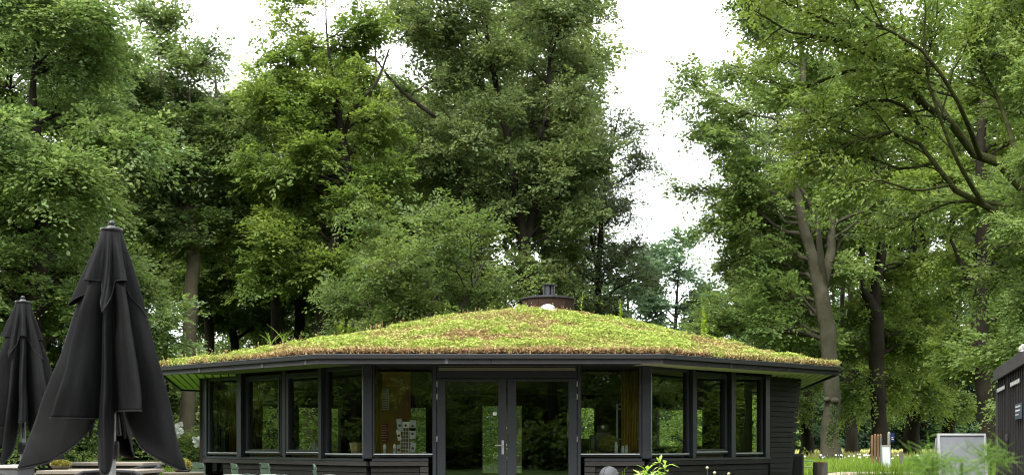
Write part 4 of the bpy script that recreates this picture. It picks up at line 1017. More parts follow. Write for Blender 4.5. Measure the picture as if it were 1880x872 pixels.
# ------------------------------------------------------------------ parasols
M['canvas'] = surf('canvas', vari((.0030, .0031, .0036), .35), 2.5, .66, .16, .55, 7, (1, 1, .28), bdist=.03)
M['hem'] = surf('hem', vari((.014, .014, .015), .15), 6, .8, .3, .2)
M['black_metal'] = surf('black_metal', vari((.012, .012, .013), .15), 5, .35, .5, .03)
M['pole'] = surf('pole', vari((.34, .36, .37), .08), 4, .4, .5, .04, metal=.3)
def closed_canopy(seed, H, zlong, zshort, rl, rs, ntheta=240, nz_=70, r_top=.062, irregular=0.0, prof_p=.88, tip_p=2.1):
    """cloth of a folded square parasol: four long corner folds and four short middle folds. H = top; returns verts, quads"""
    rg_ = np.random.default_rng(seed)
    th = np.linspace(0, 2 * PI, ntheta, endpoint=False)
    ph = (th + PI / 2) / (PI / 4)                  # lobe index, 0 = towards the camera
    kk = np.round(ph).astype(int) % 8; u = ph - np.round(ph)      # -.5 .. .5 inside a lobe
    long_ = (kk % 2 == 0)
    a = np.abs(u) * 2                               # 0 crest, 1 valley
    # lower edge: long folds come to a point, short folds end straight with a dip
    zl = np.array([zlong[i // 2] if i % 2 == 0 else zshort[i // 2] for i in range(8)])
    ro = np.array([rl[i // 2] if i % 2 == 0 else rs[i // 2] for i in range(8)])
    znb = (zl[(kk + np.where(u > 0, 1, -1)) % 8])
    zlow = np.where(long_, zl[kk] + (np.minimum(znb, H) - .02 - zl[kk]) * np.clip(a, 0, 1) ** tip_p, zl[kk] + .01 + .10 * a ** 2 * 0)
    zval = np.minimum(np.maximum(zl[kk], znb), 99)
    zlow = np.where(long_, zlow, zl[kk] + (zval - zl[kk]) * a)
    t = np.linspace(0, 1, nz_)[:, None]
    z = H + (zlow[None] - H) * t
    drop = (H - z) / (H - zl.min())
    rmax = ro[kk][None]
    crest = r_top + (rmax - r_top) * np.clip(drop / ((H - zl[kk]) / (H - zl.min()))[None], 0, 1.2) ** prof_p
    fold = (1 - a[None]) 
    sharp = .5 + .5 * np.cos(np.pi * a[None]); fl = .55 * sharp + .45 * fold ** .8
    depth = np.clip(drop * 3.0, .12, 1)
    valley = r_top * .85 + (.06) * drop
    r = valley + (crest - valley) * (fl * depth + (1 - depth) * .7)
    # sub-folds and creases
    ph1 = rg_.uniform(0, 6.28, 8)[kk][None]
    r = r * (1 + .11 * np.abs(np.sin(u[None] * 9.5 + ph1 + drop * 1.4)) ** .7 * np.sign(1) * np.clip(drop * 1.4, 0, 1))
    lat = .10 * np.sin(drop * 3.1 + rg_.uniform(0, 6.28, 8)[kk][None]) * drop * (1 - a[None]) + irregular * rg_.normal(0, .1, 8)[kk][None] * drop
    ang = th[None] + lat + .02 * np.sin(z * 9 + kk[None])
    r = r * (1 + .16 * (fbm(ang * 2.2 + 9, z * 1.1 + th[None] * 0, .8, seed) - .5) * np.clip(drop * 2, 0, 1))
    ang = ang + .10 * (fbm(z * .9 + ang, ang * 1.5, .7, seed + 9) - .5) * drop
    V = np.stack([r * np.cos(ang), r * np.sin(ang), z], -1).reshape(-1, 3)
    I = np.arange(nz_ * ntheta).reshape(nz_, ntheta)
    Q = np.stack([I[:-1], I[1:], np.roll(I, -1, 1)[1:], np.roll(I, -1, 1)[:-1]], -1).reshape(-1, 4)
    edge = V.reshape(nz_, ntheta, 3)[-1]
    return V, Q, edge
def parasol(label, px, d, turn, seed, g0=0.0):
    X = (px - 940) / F * d
    t = thing('parasol', label, 'parasol', (X, d, g0), turn, 'folded parasols')
    H = 2.58 - .03
    m = MB(); m.tube([(0, 0, 0.02), (0, 0, 1.2), (0, 0, H + .02)], .028, 14); m.build('pole', M['pole'], t, smooth=False)
    m = MB(); m.box(-.4, .4, -.4, .4, 0, .06); m.tube([(0, 0, .06), (0, 0, .40)], .04, 12); m.build('base', M['black_metal'], t, bevel=.01)
    V, Q, e = closed_canopy(seed, H - .02, [.90, .92, 1.0, .93], [1.32, 1.45, 1.45, 1.27], [.29, .49, .42, .54], [.32, .36, .34, .42])
    c = link('canopy', mesh_np('canopy', V, Q, M['canvas'], smooth=True), t)
    so = c.modifiers.new('cloth', 'SOLIDIFY'); so.thickness = .004
    m = MB(); pts = [Vector(p) * 1.0 for p in e]; pts = [Vector((p.x * 1.004, p.y * 1.004, p.z)) for p in pts]; m.tube(pts + [pts[0]], .0045, 5, cap=False); m.build('hem', M['hem'], c)
    # upper vent tier
    V, Q, e = closed_canopy(seed + 5, H, [H - .58, H - .62, H - .55, H - .52], [H - .36, H - .38, H - .4, H - .36], [.185, .235, .23, .262], [.175, .185, .185, .20], nz_=40, r_top=.066, prof_p=.95, tip_p=.95)
    v = link('vent', mesh_np('vent', V, Q, M['canvas'], smooth=True), t)
    so = v.modifiers.new('cloth', 'SOLIDIFY'); so.thickness = .004
    m = MB(); pts = [Vector((p[0] * 1.006, p[1] * 1.006, p[2])) for p in e]; m.tube(pts + [pts[0]], .0035, 5, cap=False); m.build('hem', M['hem'], v)
    m = MB(); m.lathe([(.004, H + .012), (.074, H + .004), (.076, H - .012), (.06, H - .02)], 24); m.build('cap', M['black_metal'], t, smooth=True)
    m = MB(); m.lathe([(.016, H + .01), (.016, H + .018), (.009, H + .022)] + [(.020 * math.sin(a), H + .040 - .020 * math.cos(a)) for a in (.5, .9, 1.3, 1.7, 2.1, 2.5, 2.9)], 16); m.build('finial', M['black_metal'], t, smooth=True)
    # struts that show under the cloth
    for k in range(8):
        a = k * PI / 4 - PI / 2; r1 = .13 + (.05 if k % 2 == 0 else 0)
        m = MB(); m.tube([(.035 * math.cos(a), .035 * math.sin(a), 1.62), (.6 * r1 * math.cos(a), .6 * r1 * math.sin(a), 1.3), (r1 * .8 * math.cos(a), r1 * .8 * math.sin(a), 1.14 + .02 * (k % 3))], .011, 6); m.build('rib', M['black_metal'], t)
    m = MB(); m.lathe([(.045, 1.0), (.05, 1.02), (.05, 1.1), (.045, 1.12)], 14); m.build('runner', M['black_metal'], t)
    return t
parasol('larger black parasol, folded, its cloth hanging in deep folds over a garden table', 205, 8.1, .08, 3)
p2 = parasol('smaller looking black parasol, folded, farther off and cut by the picture edge', 42, 12.2, -.35, 9)

# ------------------------------------------------------------------ terrace
M['paving'] = surf('paving', [(.3, (.10, .085, .075)), (.7, (.17, .15, .13))], 3, .9, .2, .4, 30)
M['path'] = surf('path', vari((.32, .28, .20), .15), 6, .95, .1, .5, 60)
m = MB(); m.box(-9.5, 9.0, 1.0, 18.5, -.2, .004); o = m.build('terrace', M['paving']); tag(o, 'paved terrace before the pavilion', 'terrace', kind='structure')
def strip(name, pts_l, pts_r, mat, lab):
    m = MB(); n = len(pts_l)
    for i in range(n - 1):
        q = [pts_l[i], pts_r[i], pts_r[i + 1], pts_l[i + 1]]; m.poly([(x, y, gzf(x, y) + .03) for x, y in q])
    o = m.build(name, mat); return tag(o, lab, 'path', kind='structure')
strip('path', [(x, 33.2 + .05 * x) for x in np.arange(6.8, 12.0, .6)], [(x, 31.2 + .05 * x) for x in np.arange(6.8, 12.0, .6)], M['path'], 'pale sandy path beside the pavilion corner')

# ------------------------------------------------------------------ grass, wheat, meadow
M['grass'] = leafmat('grass', (.075, .13, .018), (.15, .25, .033), (.26, .37, .06), trans=.3, spec=.2)
M['wheat'] = leafmat('wheat', (.32, .36, .08), (.56, .56, .19), (.74, .70, .34), trans=.3, spec=.2)
def field_of(name, lab, cat, x0, x1, y0, y1, n, h, w, mat, seed, mask=None, lean=.08, t0=.5):
    r_ = np.random.default_rng(seed); x = r_.uniform(x0, x1, n); y = r_.uniform(y0, y1, n)
    if mask is not None: k = mask(x, y); x, y = x[k], y[k]
    n = len(x); z = gz(x, y); pt = fbm(x, y, 1.5, seed + 3)
    tn = np.clip(t0 + (pt - .5) * .6 + r_.normal(0, .16, n), 0, 1)
    V, Q, T_ = blades(x, y, z, h * r_.uniform(.5, 1.2, n) * (.6 + .8 * pt), np.full(n, w) * r_.uniform(.8, 1.7, n), r_.normal(0, lean, n), tn, r_, 0)
    return tag(link(name, mesh_np(name, V, Q, mat, T_)), lab, cat, kind='stuff')
field_of('lawn_grass', 'short bright lawn grass between the parasols and the shrubs', 'grass', -20, -6.8, 24, 52, 24000, .09, .03, M['grass'], 31, t0=.62)
field_of('meadow_grass', 'long green meadow grass round the foot of the beeches', 'grass', 7.0, 24, 24, 49, 70000, .30, .022, M['grass'], 32, mask=lambda x, y: ~((y > 30.5) & (y < 35.0) & (x < 12.0) & (y < 33.9 + .05 * x)) & ((y < 33) | (x > 7.5)), t0=.5)
field_of('wheat_field', 'ripening pale wheat standing beyond the meadow', 'wheat', 10, 46, 51, 104, 42000, .40, .07, M['wheat'], 33, t0=.5, lean=.1)

# ------------------------------------------------------------------ plants: generic leafy clump made of blades of leaves
def rosette(name, lab, cat, x, y, z, n, h, ll, wl_, mat, seed, stems=8, spread=.15, group=None, up=.5):
    r_ = np.random.default_rng(seed); t = thing(name, lab, cat, (x, y, z), 0, group)
    m = MB(); P_ = []
    for i in range(stems):
        a = r_.uniform(0, 2 * PI); s = r_.uniform(.2, 1) * spread; tp = np.array([math.cos(a) * s, math.sin(a) * s, h * r_.uniform(.7, 1)]); m.tube([(0, 0, 0), tuple(tp * [.5, .5, .55]), tuple(tp)], [.006, .005, .003], 5); P_.append(tp)
    m.build('stem', mat, t)
    i = r_.integers(0, stems, n); u = 1 - .65 * r_.uniform(0, 1, n) ** 1.8; b = np.array(P_)[i] * u[:, None]
    a = r_.uniform(0, 2 * PI, n); dr = nrm(np.stack([np.cos(a), np.sin(a), r_.uniform(-.1, 1.2, n) * up * 2], -1)); L = ll * r_.uniform(.6, 1.2, n)[:, None]
    sd_ = nrm(np.cross(dr, [0, 0, 1.])); bend = np.array([0, 0, -1.]) * L * .28
    p0 = b; p1 = b + dr * L * .45; p2 = b + dr * L + bend
    w_ = wl_ * r_.uniform(.7, 1.2, n)[:, None]; mid = np.array([0, 0, -1.]) * w_ * .25
    V = np.stack([p0, p1 + sd_ * w_, p1 + mid, p1 - sd_ * w_, p2], 1).reshape(-1, 3); B_ = np.arange(n)[:, None] * 5
    Q = np.concatenate([B_ + [0, 1, 2], B_ + [0, 2, 3], B_ + [1, 4, 2], B_ + [2, 4, 3]], 0)
    T_ = np.repeat(np.clip(u * .7 + r_.normal(.1, .15, n), 0, 1), 5)
    link('foliage', mesh_np('foliage', V, Q, mat, T_), t); return t
M['lily'] = leafmat('lily', (.10, .17, .025), (.20, .32, .05), (.36, .50, .11), trans=.3)
rosette('garden_plant', 'pale green clump of pointed leaves beside the stone ball', 'plant', *P(1183, 868, 13.5).xy, 0, 90, .935, .17, .024, M['lily'], 1, 6, .12)
rosette('garden_plant', 'second pointed leaf clump, farther from the stone ball', 'plant', *P(1213, 868, 13.4).xy, 0, 80, .945, .17, .024, M['lily'], 2, 5, .10)
rosette('garden_plant', 'lowest of the pointed leaf clumps by the stone ball', 'plant', *P(1232, 875, 13.2).xy, 0, 30, .83, .11, .016, M['lily'], 5, 4, .06)
rosette('garden_plant', 'thin leaves poking up between the stone ball and the pale clump', 'plant', *P(1142, 870, 13.2).xy, 0, 12, .84, .10, .008, M['grass'], 4, 3, .05)
def bud_flower(lab, px, py, d, seed):
    X, Y, Z = P(px, py, d); t = thing('bud_flower', lab, 'flower', (X, Y, 0), 0, 'bud flowers on thin stems')
    m = MB(); m.tube([(.03, 0, 0), (.012, 0, Z * .6), (0, 0, Z)], [.005, .004, .003], 6); m.build('stem', M['grass'], t)
    m = MB(); m.lathe([(.001, -.018), (.013, -.012), (.018, 0), (.012, .012), (.001, .017)], 8, (0, 0, Z)); m.build('bud', M['bud'], t, smooth=True)
M['bud'] = surf('bud', vari((.35, .36, .22), .2), 9, .8, .2, .2)
bud_flower('pale round bud on the tallest thin stem before the dark planks', 1298.5, 858, 13.3, 1)
bud_flower('pale bud on a short stem, middle of the three', 1312, 867, 13.2, 2)
bud_flower('pale bud on a stem nearest the heat pump', 1338, 869, 13.3, 3)
# stone ball
M['stone_ball'] = surf('stone_ball', [(.3, (.05, .052, .058)), (.7, (.12, .125, .13))], 5, .7, .3, .4, 30)
X, Y, Z = P(1118, 873, 18.3); t = thing('garden_ball', 'dark grey ball ornament with a seam, before the recessed planks', 'ornament', (X, Y, 0))
m = MB(); m.lathe([(.10, 0), (.11, .02), (.05, .08), (.05, Z - .145)], 16); m.build('foot', M['stone_ball'], t)
m = MB(); m.lathe([(  .150 * math.sin(a), Z - .0 -   .150 * math.cos(a)) for a in [i * PI / 16 for i in range(1, 16)]], 28); m.build('ball', M['stone_ball'], t, smooth=True)
m = MB(); m.tube([(  .153 * math.sin(a) * math.cos(.9),   .153 * math.sin(a) * math.sin(.9) - .0, Z -   .153 * math.cos(a)) for a in [i * PI / 12 for i in range(25)]], .004, 5); m.build('seam', M['black_metal'], t)

# ------------------------------------------------------------------ garden furniture
M['green_metal'] = surf('green_metal', vari((.045, .075, .05), .12), 6, .45, .4, .05)
M['table_top'] = surf('table_top', vari((.19, .165, .13), .15), 4, .6, .3, .15, 40, (1, 5, 1))
M['white_top'] = surf('white_top', vari((.42, .42, .39), .06), 4, .45, .4, .05)
def slat_chair(lab, px, pytop, d, turn, mat='green_metal'):
    X, Y, Z = P(px, pytop, d); s = Z / .82 if Z < .95 else 1
    t = thing('garden_chair', lab, 'chair', (X, Y, 0), turn, 'green metal garden chairs'); H = Z; w = .20
    for sx in (-1, 1):
        for fy in (-1, 1):
            m = MB()
            if fy > 0: m.tube([(sx * w, .24, 0), (sx * w, .20, .42), (sx * w, .25, H - .06), (sx * (w - .02), .262, H - .02)], .011, 7); m.build('leg', M[mat], t)
            else: m.tube([(sx * w, -.24, 0), (sx * w, -.22, .42), (sx * w, -.20, .60), (sx * w, .0, .64), (sx * w, .21, .62)], .011, 7); m.build('leg', M[mat], t)
    for k in range(5):
        m = MB(); y = -.2 + k * .09; m.box(-w, w, y, y + .075, .425 - .004 * k, .437 - .004 * k); m.build('seat_slat', M[mat], t, bevel=.003)
    n = 5
    for k in range(3):
        z1 = H - .012 - k * .095; z0 = z1 - .082; m = MB(); wt = w - (.02 if k == 0 else .002)
        ring_ = []
        for i in range(n + 1):
            x = -1 + 2 * i / n; c = .035 * (1 - x * x); ring_.append((x, c))
        for i in range(n):
            (xa, ca), (xb, cb) = ring_[i], ring_[i + 1]; rt = (lambda q: .02 * q * q) if k == 0 else (lambda q: 0)
            m.hexa([(xa * w, .222 + ca, z0), (xb * w, .222 + cb, z0), (xb * w, .234 + cb, z0), (xa * w, .234 + ca, z0), (xa * wt, .24 + ca, z1 - rt(xa)), (xb * wt, .24 + cb, z1 - rt(xb)), (xb * wt, .252 + cb, z1 - rt(xb)), (xa * wt, .252 + ca, z1 - rt(xa))])
        m.build('back_slat', M[mat], t)
    return t
slat_chair('green slatted metal chair nearest the parasol, standing on the lawn edge', 391, 846, 17.5, 2.3)
slat_chair('green slatted metal chair, second along from the parasol', 460, 848, 18.3, 2.0)
slat_chair('green slatted metal chair, third along from the parasol', 515, 847, 18.2, 2.1)
slat_chair('green slatted metal chair closest to the glass door', 609, 849, 18.0, 1.75)
def round_table(lab, px, d, r, zt, mat='white_top', group=None):
    X = (px - 940) / F * d; t = thing('round_table', lab, 'table', (X, d, 0), 0, group)
    m = MB(); m.lathe([(r - .01, zt - .025), (r, zt - .02), (r, zt - .004), (r - .01, zt)], 32); m.build('table_top', M[mat], t)
    m = MB(); m.lathe([(.03, .03), (.03, zt - .026)], 12); m.build('pedestal', M['black_metal'], t)
    m = MB(); m.lathe([(.25, 0), (.25, .012), (.04, .035)], 24); m.build('foot', M['black_metal'], t); return t
round_table('pale round table beside the first green chair', 427, 16.6, .13, .68, group='pale round garden tables')
round_table('pale round table between the second and third green chairs', 492, 17.0, .12, .67, group='pale round garden tables')
def long_table(lab, px0, px1, d, dep, z, mat='table_top'):
    xa, xb = (px0 - 940) / F * d, (px1 - 940) / F * d; t = thing('garden_table', lab, 'table', ((xa + xb) / 2, d + dep / 2, 0), 0); hw = (xb - xa) / 2
    for k in range(6):
        y0 = -dep / 2 + k * dep / 6; m = MB(); m.box(-hw, hw, y0 + .004, y0 + dep / 6 - .004, z - .03, z); m.build('plank', M[mat], t, bevel=.003)
    for sx in (-1, 1):
        for sy in (-1, 1):
            m = MB(); m.box(sx * (hw - .08) - .03, sx * (hw - .08) + .03, sy * (dep / 2 - .07) - .03, sy * (dep / 2 - .07) + .03, 0, z - .031); m.build('leg', M['black_metal'], t)
    m = MB(); m.box(-hw + .06, hw - .06, -dep / 2 + .05, -dep / 2 + .08, z - .09, z - .031); m.box(-hw + .06, hw - .06, dep / 2 - .08, dep / 2 - .05, z - .09, z - .031); m.build('apron', M['black_metal'], t); return t
long_table('wooden plank table under the larger parasol with a moss bowl on it', 66, 250, 10.3, .85, .873)
long_table('second wooden table behind the moss bowl table', 120, 262, 12.6, .8, .905)
def moss_bowl(lab, px, py, d, r, h, mat, seed, zt):
    X, Y, Z = P(px, py, d); t = thing('moss_bowl', lab, 'planter', (X, Y, zt), 0, 'bowls of plants on the garden tables')
    m = MB(); m.lathe([(r * .7, 0), (r * .95, .02), (r, .035), (r * .93, .035)], 24); m.build('bowl', M['rim_dark'], t)
    r_ = np.random.default_rng(seed); n = 1500; a = r_.uniform(0, 6.28, n); q = r_.uniform(0, 1, n) ** .5; x, y = np.cos(a) * q * r, np.sin(a) * q * r
    z = .02 + h * np.sqrt(1 - .9 * q * q) * r_.uniform(.75, 1, n); V, Q, T_ = blades(x, y, z, np.full(n, .02), np.full(n, .014), np.full(n, .012), r_.uniform(.2, .8, n), r_, .6); link('moss', mesh_np('moss', V, Q, M[mat], T_), t)
M['rim_dark'] = surf('rim_dark', vari((.10, .085, .06), .2), 6, .7, .3, .2)
M['moss'] = leafmat('moss', (.08, .075, .014), (.20, .19, .035), (.36, .34, .07), trans=.1)
moss_bowl('shallow bowl of yellow green moss on the nearer wooden table', 112, 866, 10.8, .085, .05, 'moss', 1, .874)
moss_bowl('bowl of pale yellow flowers on the farther wooden table', 199, 858, 13.0, .085, .075, 'lily', 2, .906)
t = round_table('small dark table carrying a mossy ball plant beside the parasol tip', 337, 13.0, .22, .80, 'rim_dark')
moss_bowl('round mossy plant ball on the small dark table by the parasol tip', 335, 862, 13.0, .10, .115, 'moss', 3, .801)
# black chairs with curved arms
def arm_chair(lab, px, pytop, d, turn):
    X, Y, Z = P(px, pytop, d); t = thing('armchair', lab, 'chair', (X, Y, 0), turn, 'black metal terrace chairs'); H = Z
    for sx in (-1, 1):
        for sy in (-1, 1):
            m = MB(); m.tube([(sx * .25, sy * .24, 0), (sx * .23, sy * .21, .44), (sx * .25, sy * .2, H - .13 if sy < 0 else H - .02)], .012, 7); m.build('leg', M['black_metal'], t)
    m = MB(); pts = [(-.25, -.2, H - .13), (-.27, -.05, H - .11), (-.28, .12, H - .05), (-.2, .26, H - .01), (0, .31, H), (.2, .26, H - .01), (.28, .12, H - .05), (.27, -.05, H - .11), (.25, -.2, H - .13)]; m.tube(pts, .017, 8); m.build('arm_rail', M['hem'], t, smooth=True)
    m = MB(); m.tube([(p[0] * .95, p[1] * .95, p[2] - .12) for p in pts[2:7]], .010, 7); m.build('back_rail', M['black_metal'], t, smooth=True)
    for k in range(7):
        a = PI * (.15 + .7 * k / 6); m = MB(); m.tube([(.2 * math.cos(a), .2 * math.sin(a), .44), (.27 * math.cos(a), .04 + .27 * math.sin(a), H - .02)], .006, 5); m.build('spindle', M['black_metal'], t)
    m = MB(); m.lathe([(.22, .43), (.24, .44), (.24, .455), (.22, .465)], 24); m.build('seat', M['black_metal'], t); return t
arm_chair('black metal armchair at the end of the wooden tables, nearest the lawn', 232, 855, 11.6, -.9)
arm_chair('black metal armchair before the larger parasol pole', 198, 866, 9.6, .3)
arm_chair('black metal armchair close to the smaller parasol pole', 25, 868, 9.0, 2.6)
arm_chair('black metal armchair on the far side of the wooden table', 150, 849, 13.9, 3.4)
# grey planter box
M['planter'] = surf('planter', vari((.09, .09, .095), .2), 5, .8, .2, .4)
X, Y, Z = P(22, 853, 11.6); t = thing('planter_box', 'grey planter box with a white rim beside the smaller parasol pole', 'planter', (X, Y, 0)); m = MB(); m.box(-.10, .10, -.1, .3, 0, Z - .03); m.build('box', M['planter'], t, bevel=.006)
m = MB(); m.box(-.115, .115, -.115, .315, Z - .03, Z); m.build('rim', M['white_top'], t, bevel=.004)

# ------------------------------------------------------------------ right side: heat pump, stump, stakes, signs
t = thing('heat_pump', 'dark outdoor heat pump unit with grille against the clad wall end', 'heat pump', (P(1457, 850, 25)[0], 25, 0), -.15); Z = P(0, 832.5, 25)[2]
m = MB(); m.box(-.19, .19, -.2, .2, .1, Z); m.build('casing', M['hp'] if 'hp' in M else M.setdefault('hp', surf('hp', vari((.05, .05, .052), .15), 5, .5, .4, .1)), t, bevel=.006)
M['hp_dark'] = surf('hp_dark', vari((.012, .012, .013), .15), 5, .6, .3, .1)
m = MB()
for (a, b) in ((-.10, .0), (.03, .15)): m.box(a, b, -.212, -.201, .16, Z - .05)
m.build('grille', M['hp_dark'], t)
m = MB(); m.box(-.10, .0, -.222, -.213, Z - .30, Z - .285); m.box(.0, .03, -.222, -.201, .16, Z - .05); m.build('bar', M['plank_grey'], t)
M['log'] = surf('log', [(.3, (.10, .085, .07)), (.7, (.24, .21, .18))], 6, .9, .1, .6, 25, (1, 1, .25)); M['log_end'] = surf('log_end', vari((.22, .13, .06), .3), 8, .9, .1, .3)
X, Y, Z = P(1506, 848, 27); t = thing('log_stump', 'upright grey log with mossy top beside the heat pump', 'log', (X, Y, gzf(X, Y))); r_ = random.Random(2); Z -= gzf(X, Y)
m = MB(); m.lathe([(.17, 0), (.165, .1), (.16, Z * .6), (.16, Z - .01)], 18, jit=.03, rng=r_); m.build('trunk', M['log'], t); m = MB(); m.lathe([(.155, Z - .008), (.14, Z + .012)], 18, jit=.05, rng=r_); m.build('top', M['log_end'], t)
# pale green chair behind the heat pump
M['pale_green'] = surf('pale_green', vari((.35, .5, .33), .1), 5, .5, .3, .05)
X, Y, Z = P(1484, 846, 29); t = thing('metal_rack', 'pale green metal rail between the heat pump and the log', 'rail', (X, Y, 0), .3); m = MB()
for zz in (Z, Z - .14): m.tube([(-.14, 0, zz), (.15, 0, zz)], .012, 7)
m.build('rail', M['pale_green'], t); 
for sx in (-.14, .15): m = MB(); m.tube([(sx, 0, 0), (sx, 0, Z)], .012, 7); m.build('upright', M['pale_green'], t)
M['stake'] = surf('stake', [(.3, (.085, .052, .03)), (.7, (.21, .135, .08))], 6, .9, .1, .6, 25, (1, 1, .2)); M['stake_grey'] = surf('stake_grey', [(.3, (.10, .09, .075)), (.7, (.2, .18, .15))], 6, .9, .1, .6, 25, (1, 1, .2))
for k, (px, pt, w_, mt, lab) in enumerate([(1601, 799, .032, 'stake', 'orange brown rough stake farthest from the blue sign'), (1606.5, 797, .030, 'stake', 'second rough stake of the row, reddish'), (1611.8, 797.5, .034, 'stake', 'third rough stake of the row, thickest of them'),
        (1617, 797, .030, 'stake_grey', 'grey rough stake behind the small white board'), (1655, 828, .05, 'stake_grey', 'short lone post standing in the meadow grass')]):
    d = 38; X, Y, Z = P(px, pt, d); g = gzf(X, Y); Z -= g; t = thing('wooden_stake', lab, 'stake', (X, Y, g), 0, 'rough wooden stakes'); rr = random.Random(k)
    m = MB(); j = lambda: rr.uniform(-.012, .012)
    m.hexa([(-w_, -.04, 0), (w_, -.04, 0), (w_, .04, 0), (-w_, .04, 0), (-w_ + j(), -.04 + j(), Z), (w_ + j(), -.04, Z - .03), (w_ + j(), .04, Z - .02), (-w_ + j(), .04, Z)]); m.build('shaft', M[mt], t, bevel=.008)
    m = MB(); m.hexa([(-w_ * .8, -.036, Z - .03), (w_ * .8, -.036, Z - .04), (w_ * .8, .036, Z - .04), (-w_ * .8, .036, Z - .03), (-w_ * .4, -.02, Z + .02), (w_ * .4, -.02, Z + .015), (w_ * .4, .02, Z + .015), (-w_ * .4, .02, Z + .02)]); m.build('tip', M['log_end'], t)
X, Y, Z = P(1632, 792, 37.5); g = gzf(X, Y); Z -= g; t = thing('sign_post', 'grey rounded post with a dark blue sign fixed to it', 'sign', (X, Y, g)); M['blue'] = surf('blue', vari((.012, .02, .09), .1), 5, .4, .4, .05); M['post_grey'] = surf('post_grey', vari((.20, .20, .18), .15), 5, .7, .3, .2)
m = MB(); m.lathe([(.045, 0), (.045, Z - .05), (.035, Z - .015), (.012, Z)], 12); m.build('post', M['post_grey'], t, smooth=True)
m = MB(); m.box(.05, .17, -.012, .012, Z - .31, Z - .05); m.build('sign_plate', M['blue'], t, bevel=.004); m = MB(); m.box(.075, .145, -.0145, -.0125, Z - .24, Z - .22); m.box(.075, .13, -.0145, -.0125, Z - .19, Z - .17); m.build('marking', M['white_metal'], t)
def board(lab, px0, px1, pyt, d, zb, turn, mat, fmat, fw):
    X, Y, Z = P((px0 + px1) / 2, pyt, d); g = gzf(X, Y); Z -= g; w_ = (px1 - px0) / F * d / 2 / math.cos(turn); t = thing('display_board', lab, 'sign board', (X, Y, g), turn, None)
    b_ = .10; T_ = lambda p: Vector((p[0], p[1] + (Z - p[2]) * -b_, p[2]))
    m = MB(); m.box(-w_, -w_ + fw, -.02, .02, zb, Z, T_); m.box(w_ - fw, w_, -.02, .02, zb, Z, T_); m.box(-w_ + fw, w_ - fw, -.02, .02, Z - fw, Z, T_); m.box(-w_ + fw, w_ - fw, -.02, .02, zb, zb + fw, T_); m.build('frame', M[fmat], t, bevel=.004)
    m = MB(); m.box(-w_ + fw, w_ - fw, -.005, .005, zb + fw, Z - fw, T_); m.build('panel', M[mat], t)
    for sx in (-1, 1): m = MB(); m.box(sx * (w_ - .02) - .012, sx * (w_ - .02) + .012, .03, .05, 0, Z - .05, lambda p: Vector((p[0], p[1] + (Z - p[2]) * .22, p[2]))); m.build('leg', M[fmat], t)
    return t
M['board_grey'] = surf('board_grey', vari((.17, .18, .20), .05), 1.2, .35, .5, .02); M['alu'] = surf('alu', vari((.42, .43, .43), .06), 5, .4, .5, .03, metal=.4); M['board_white'] = surf('board_white', vari((.50, .53, .54), .05), 3, .5, .4, .02)
board('large grey framed display board standing before the plank shed', 1719, 1811, 795.5, 14.5, .12, .10, 'board_grey', 'alu', .026)
board('small white board leaning by the rough stakes', 1617, 1635, 816.5, 36.5, .05, .05, 'board_white', 'post_grey', .03)

# ------------------------------------------------------------------ plank shed
M['shed_plank'] = surf('shed_plank', [(.3, (.009, .008, .008)), (.7, (.020, .018, .018))], 5, .8, .2, .5, 30, (3, 3, .5)); M['shed_trim'] = surf('shed_trim', [(.3, (.03, .028, .027)), (.7, (.055, .052, .05))], 5, .85, .2, .5, 30)
A_ = P(1832, 800, 18.6); B_ = P(1905, 800, 13.6)
fS = Facet((A_.x, A_.y), (B_.x, B_.y)); shed = thing('shed', 'dark vertical plank shed with a sloping grey roof board', 'shed', (0, 0, 0)); HS = 2.12
m = MB(); back = [fS.T((0, -.03, 0)), fS.T((fS.L, -.03, 0)), fS.T((fS.L, -2.5, 0)), fS.T((0, -2.5, 0))]
m.hexa(back + [p + Vector((0, 0, HS)) for p in back]); sw = m.build('wall', M['sheath'], shed)
npk = 46; pw = fS.L / npk
for k in range(npk):
    m = MB(); o_ = rng.uniform(0, .006) + (.012 if k % 2 else 0); fS.box(m, k * pw + .004, (k + 1) * pw - .004, -.028, -.005 + o_, .04, HS - .01); m.build('plank', M['shed_plank'], sw)
m = MB(); fS.box(m, -.10, fS.L * .99, .03, .06, HS - .05, HS + .13); m.build('roof_board', M['shed_trim'], shed, bevel=.006)
m = MB(); fS.box(m, -.12, fS.L + .05, -2.6, .029, HS + .02, HS + .10); m.build('roof', M['shed_trim'], shed)
m = MB(); fS.box(m, -.035, .0, -.06, .03, .0, HS - .06); m.build('corner_trim', M['shed_trim'], shed)
M['white_print'] = surf('white_print', vari((.45, .45, .43), .1), 9, .7, .2, .1)
def shed_text(px, py, n, w_, h_):
    s0 = fS.s(px); d = (fS.T((s0, 0, 0))).y; z = EYE + (815 - py) / F * d
    g = thing('house_number_strip', 'x', 'sign') if False else None
    m = MB(); fS.box(m, s0 - .02, s0 + n * w_ + .02, .014, .018, z - h_ * .75, z + h_ * .75)
    p = m.build('air_slot', M['hp_dark'], shed)
    for i in range(n):
        m = MB(); fS.box(m, s0 + i * w_, s0 + i * w_ + w_ * .68, .019, .024, z - h_ / 2 + rng.uniform(-.004, .004), z + h_ / 2); m.build('louvre', M['white_print'], p)
shed_text(1833, 717, 7, .19, .05); shed_text(1858, 706, 6, .21, .05)
s0 = fS.s(1871); dd = fS.T((s0, 0, 0)).y; zc_ = EYE + (815 - 752) / F * dd
m = MB(); fS.box(m, s0 - .25, s0 + .55, .018, .026, zc_ - .12, zc_ + .08); nt_ = m.build('notice', M['blue_grey'] if 'blue_grey' in M else M.setdefault('blue_grey', surf('blue_grey', vari((.05, .065, .09), .15), 5, .5, .3, .05)), shed)
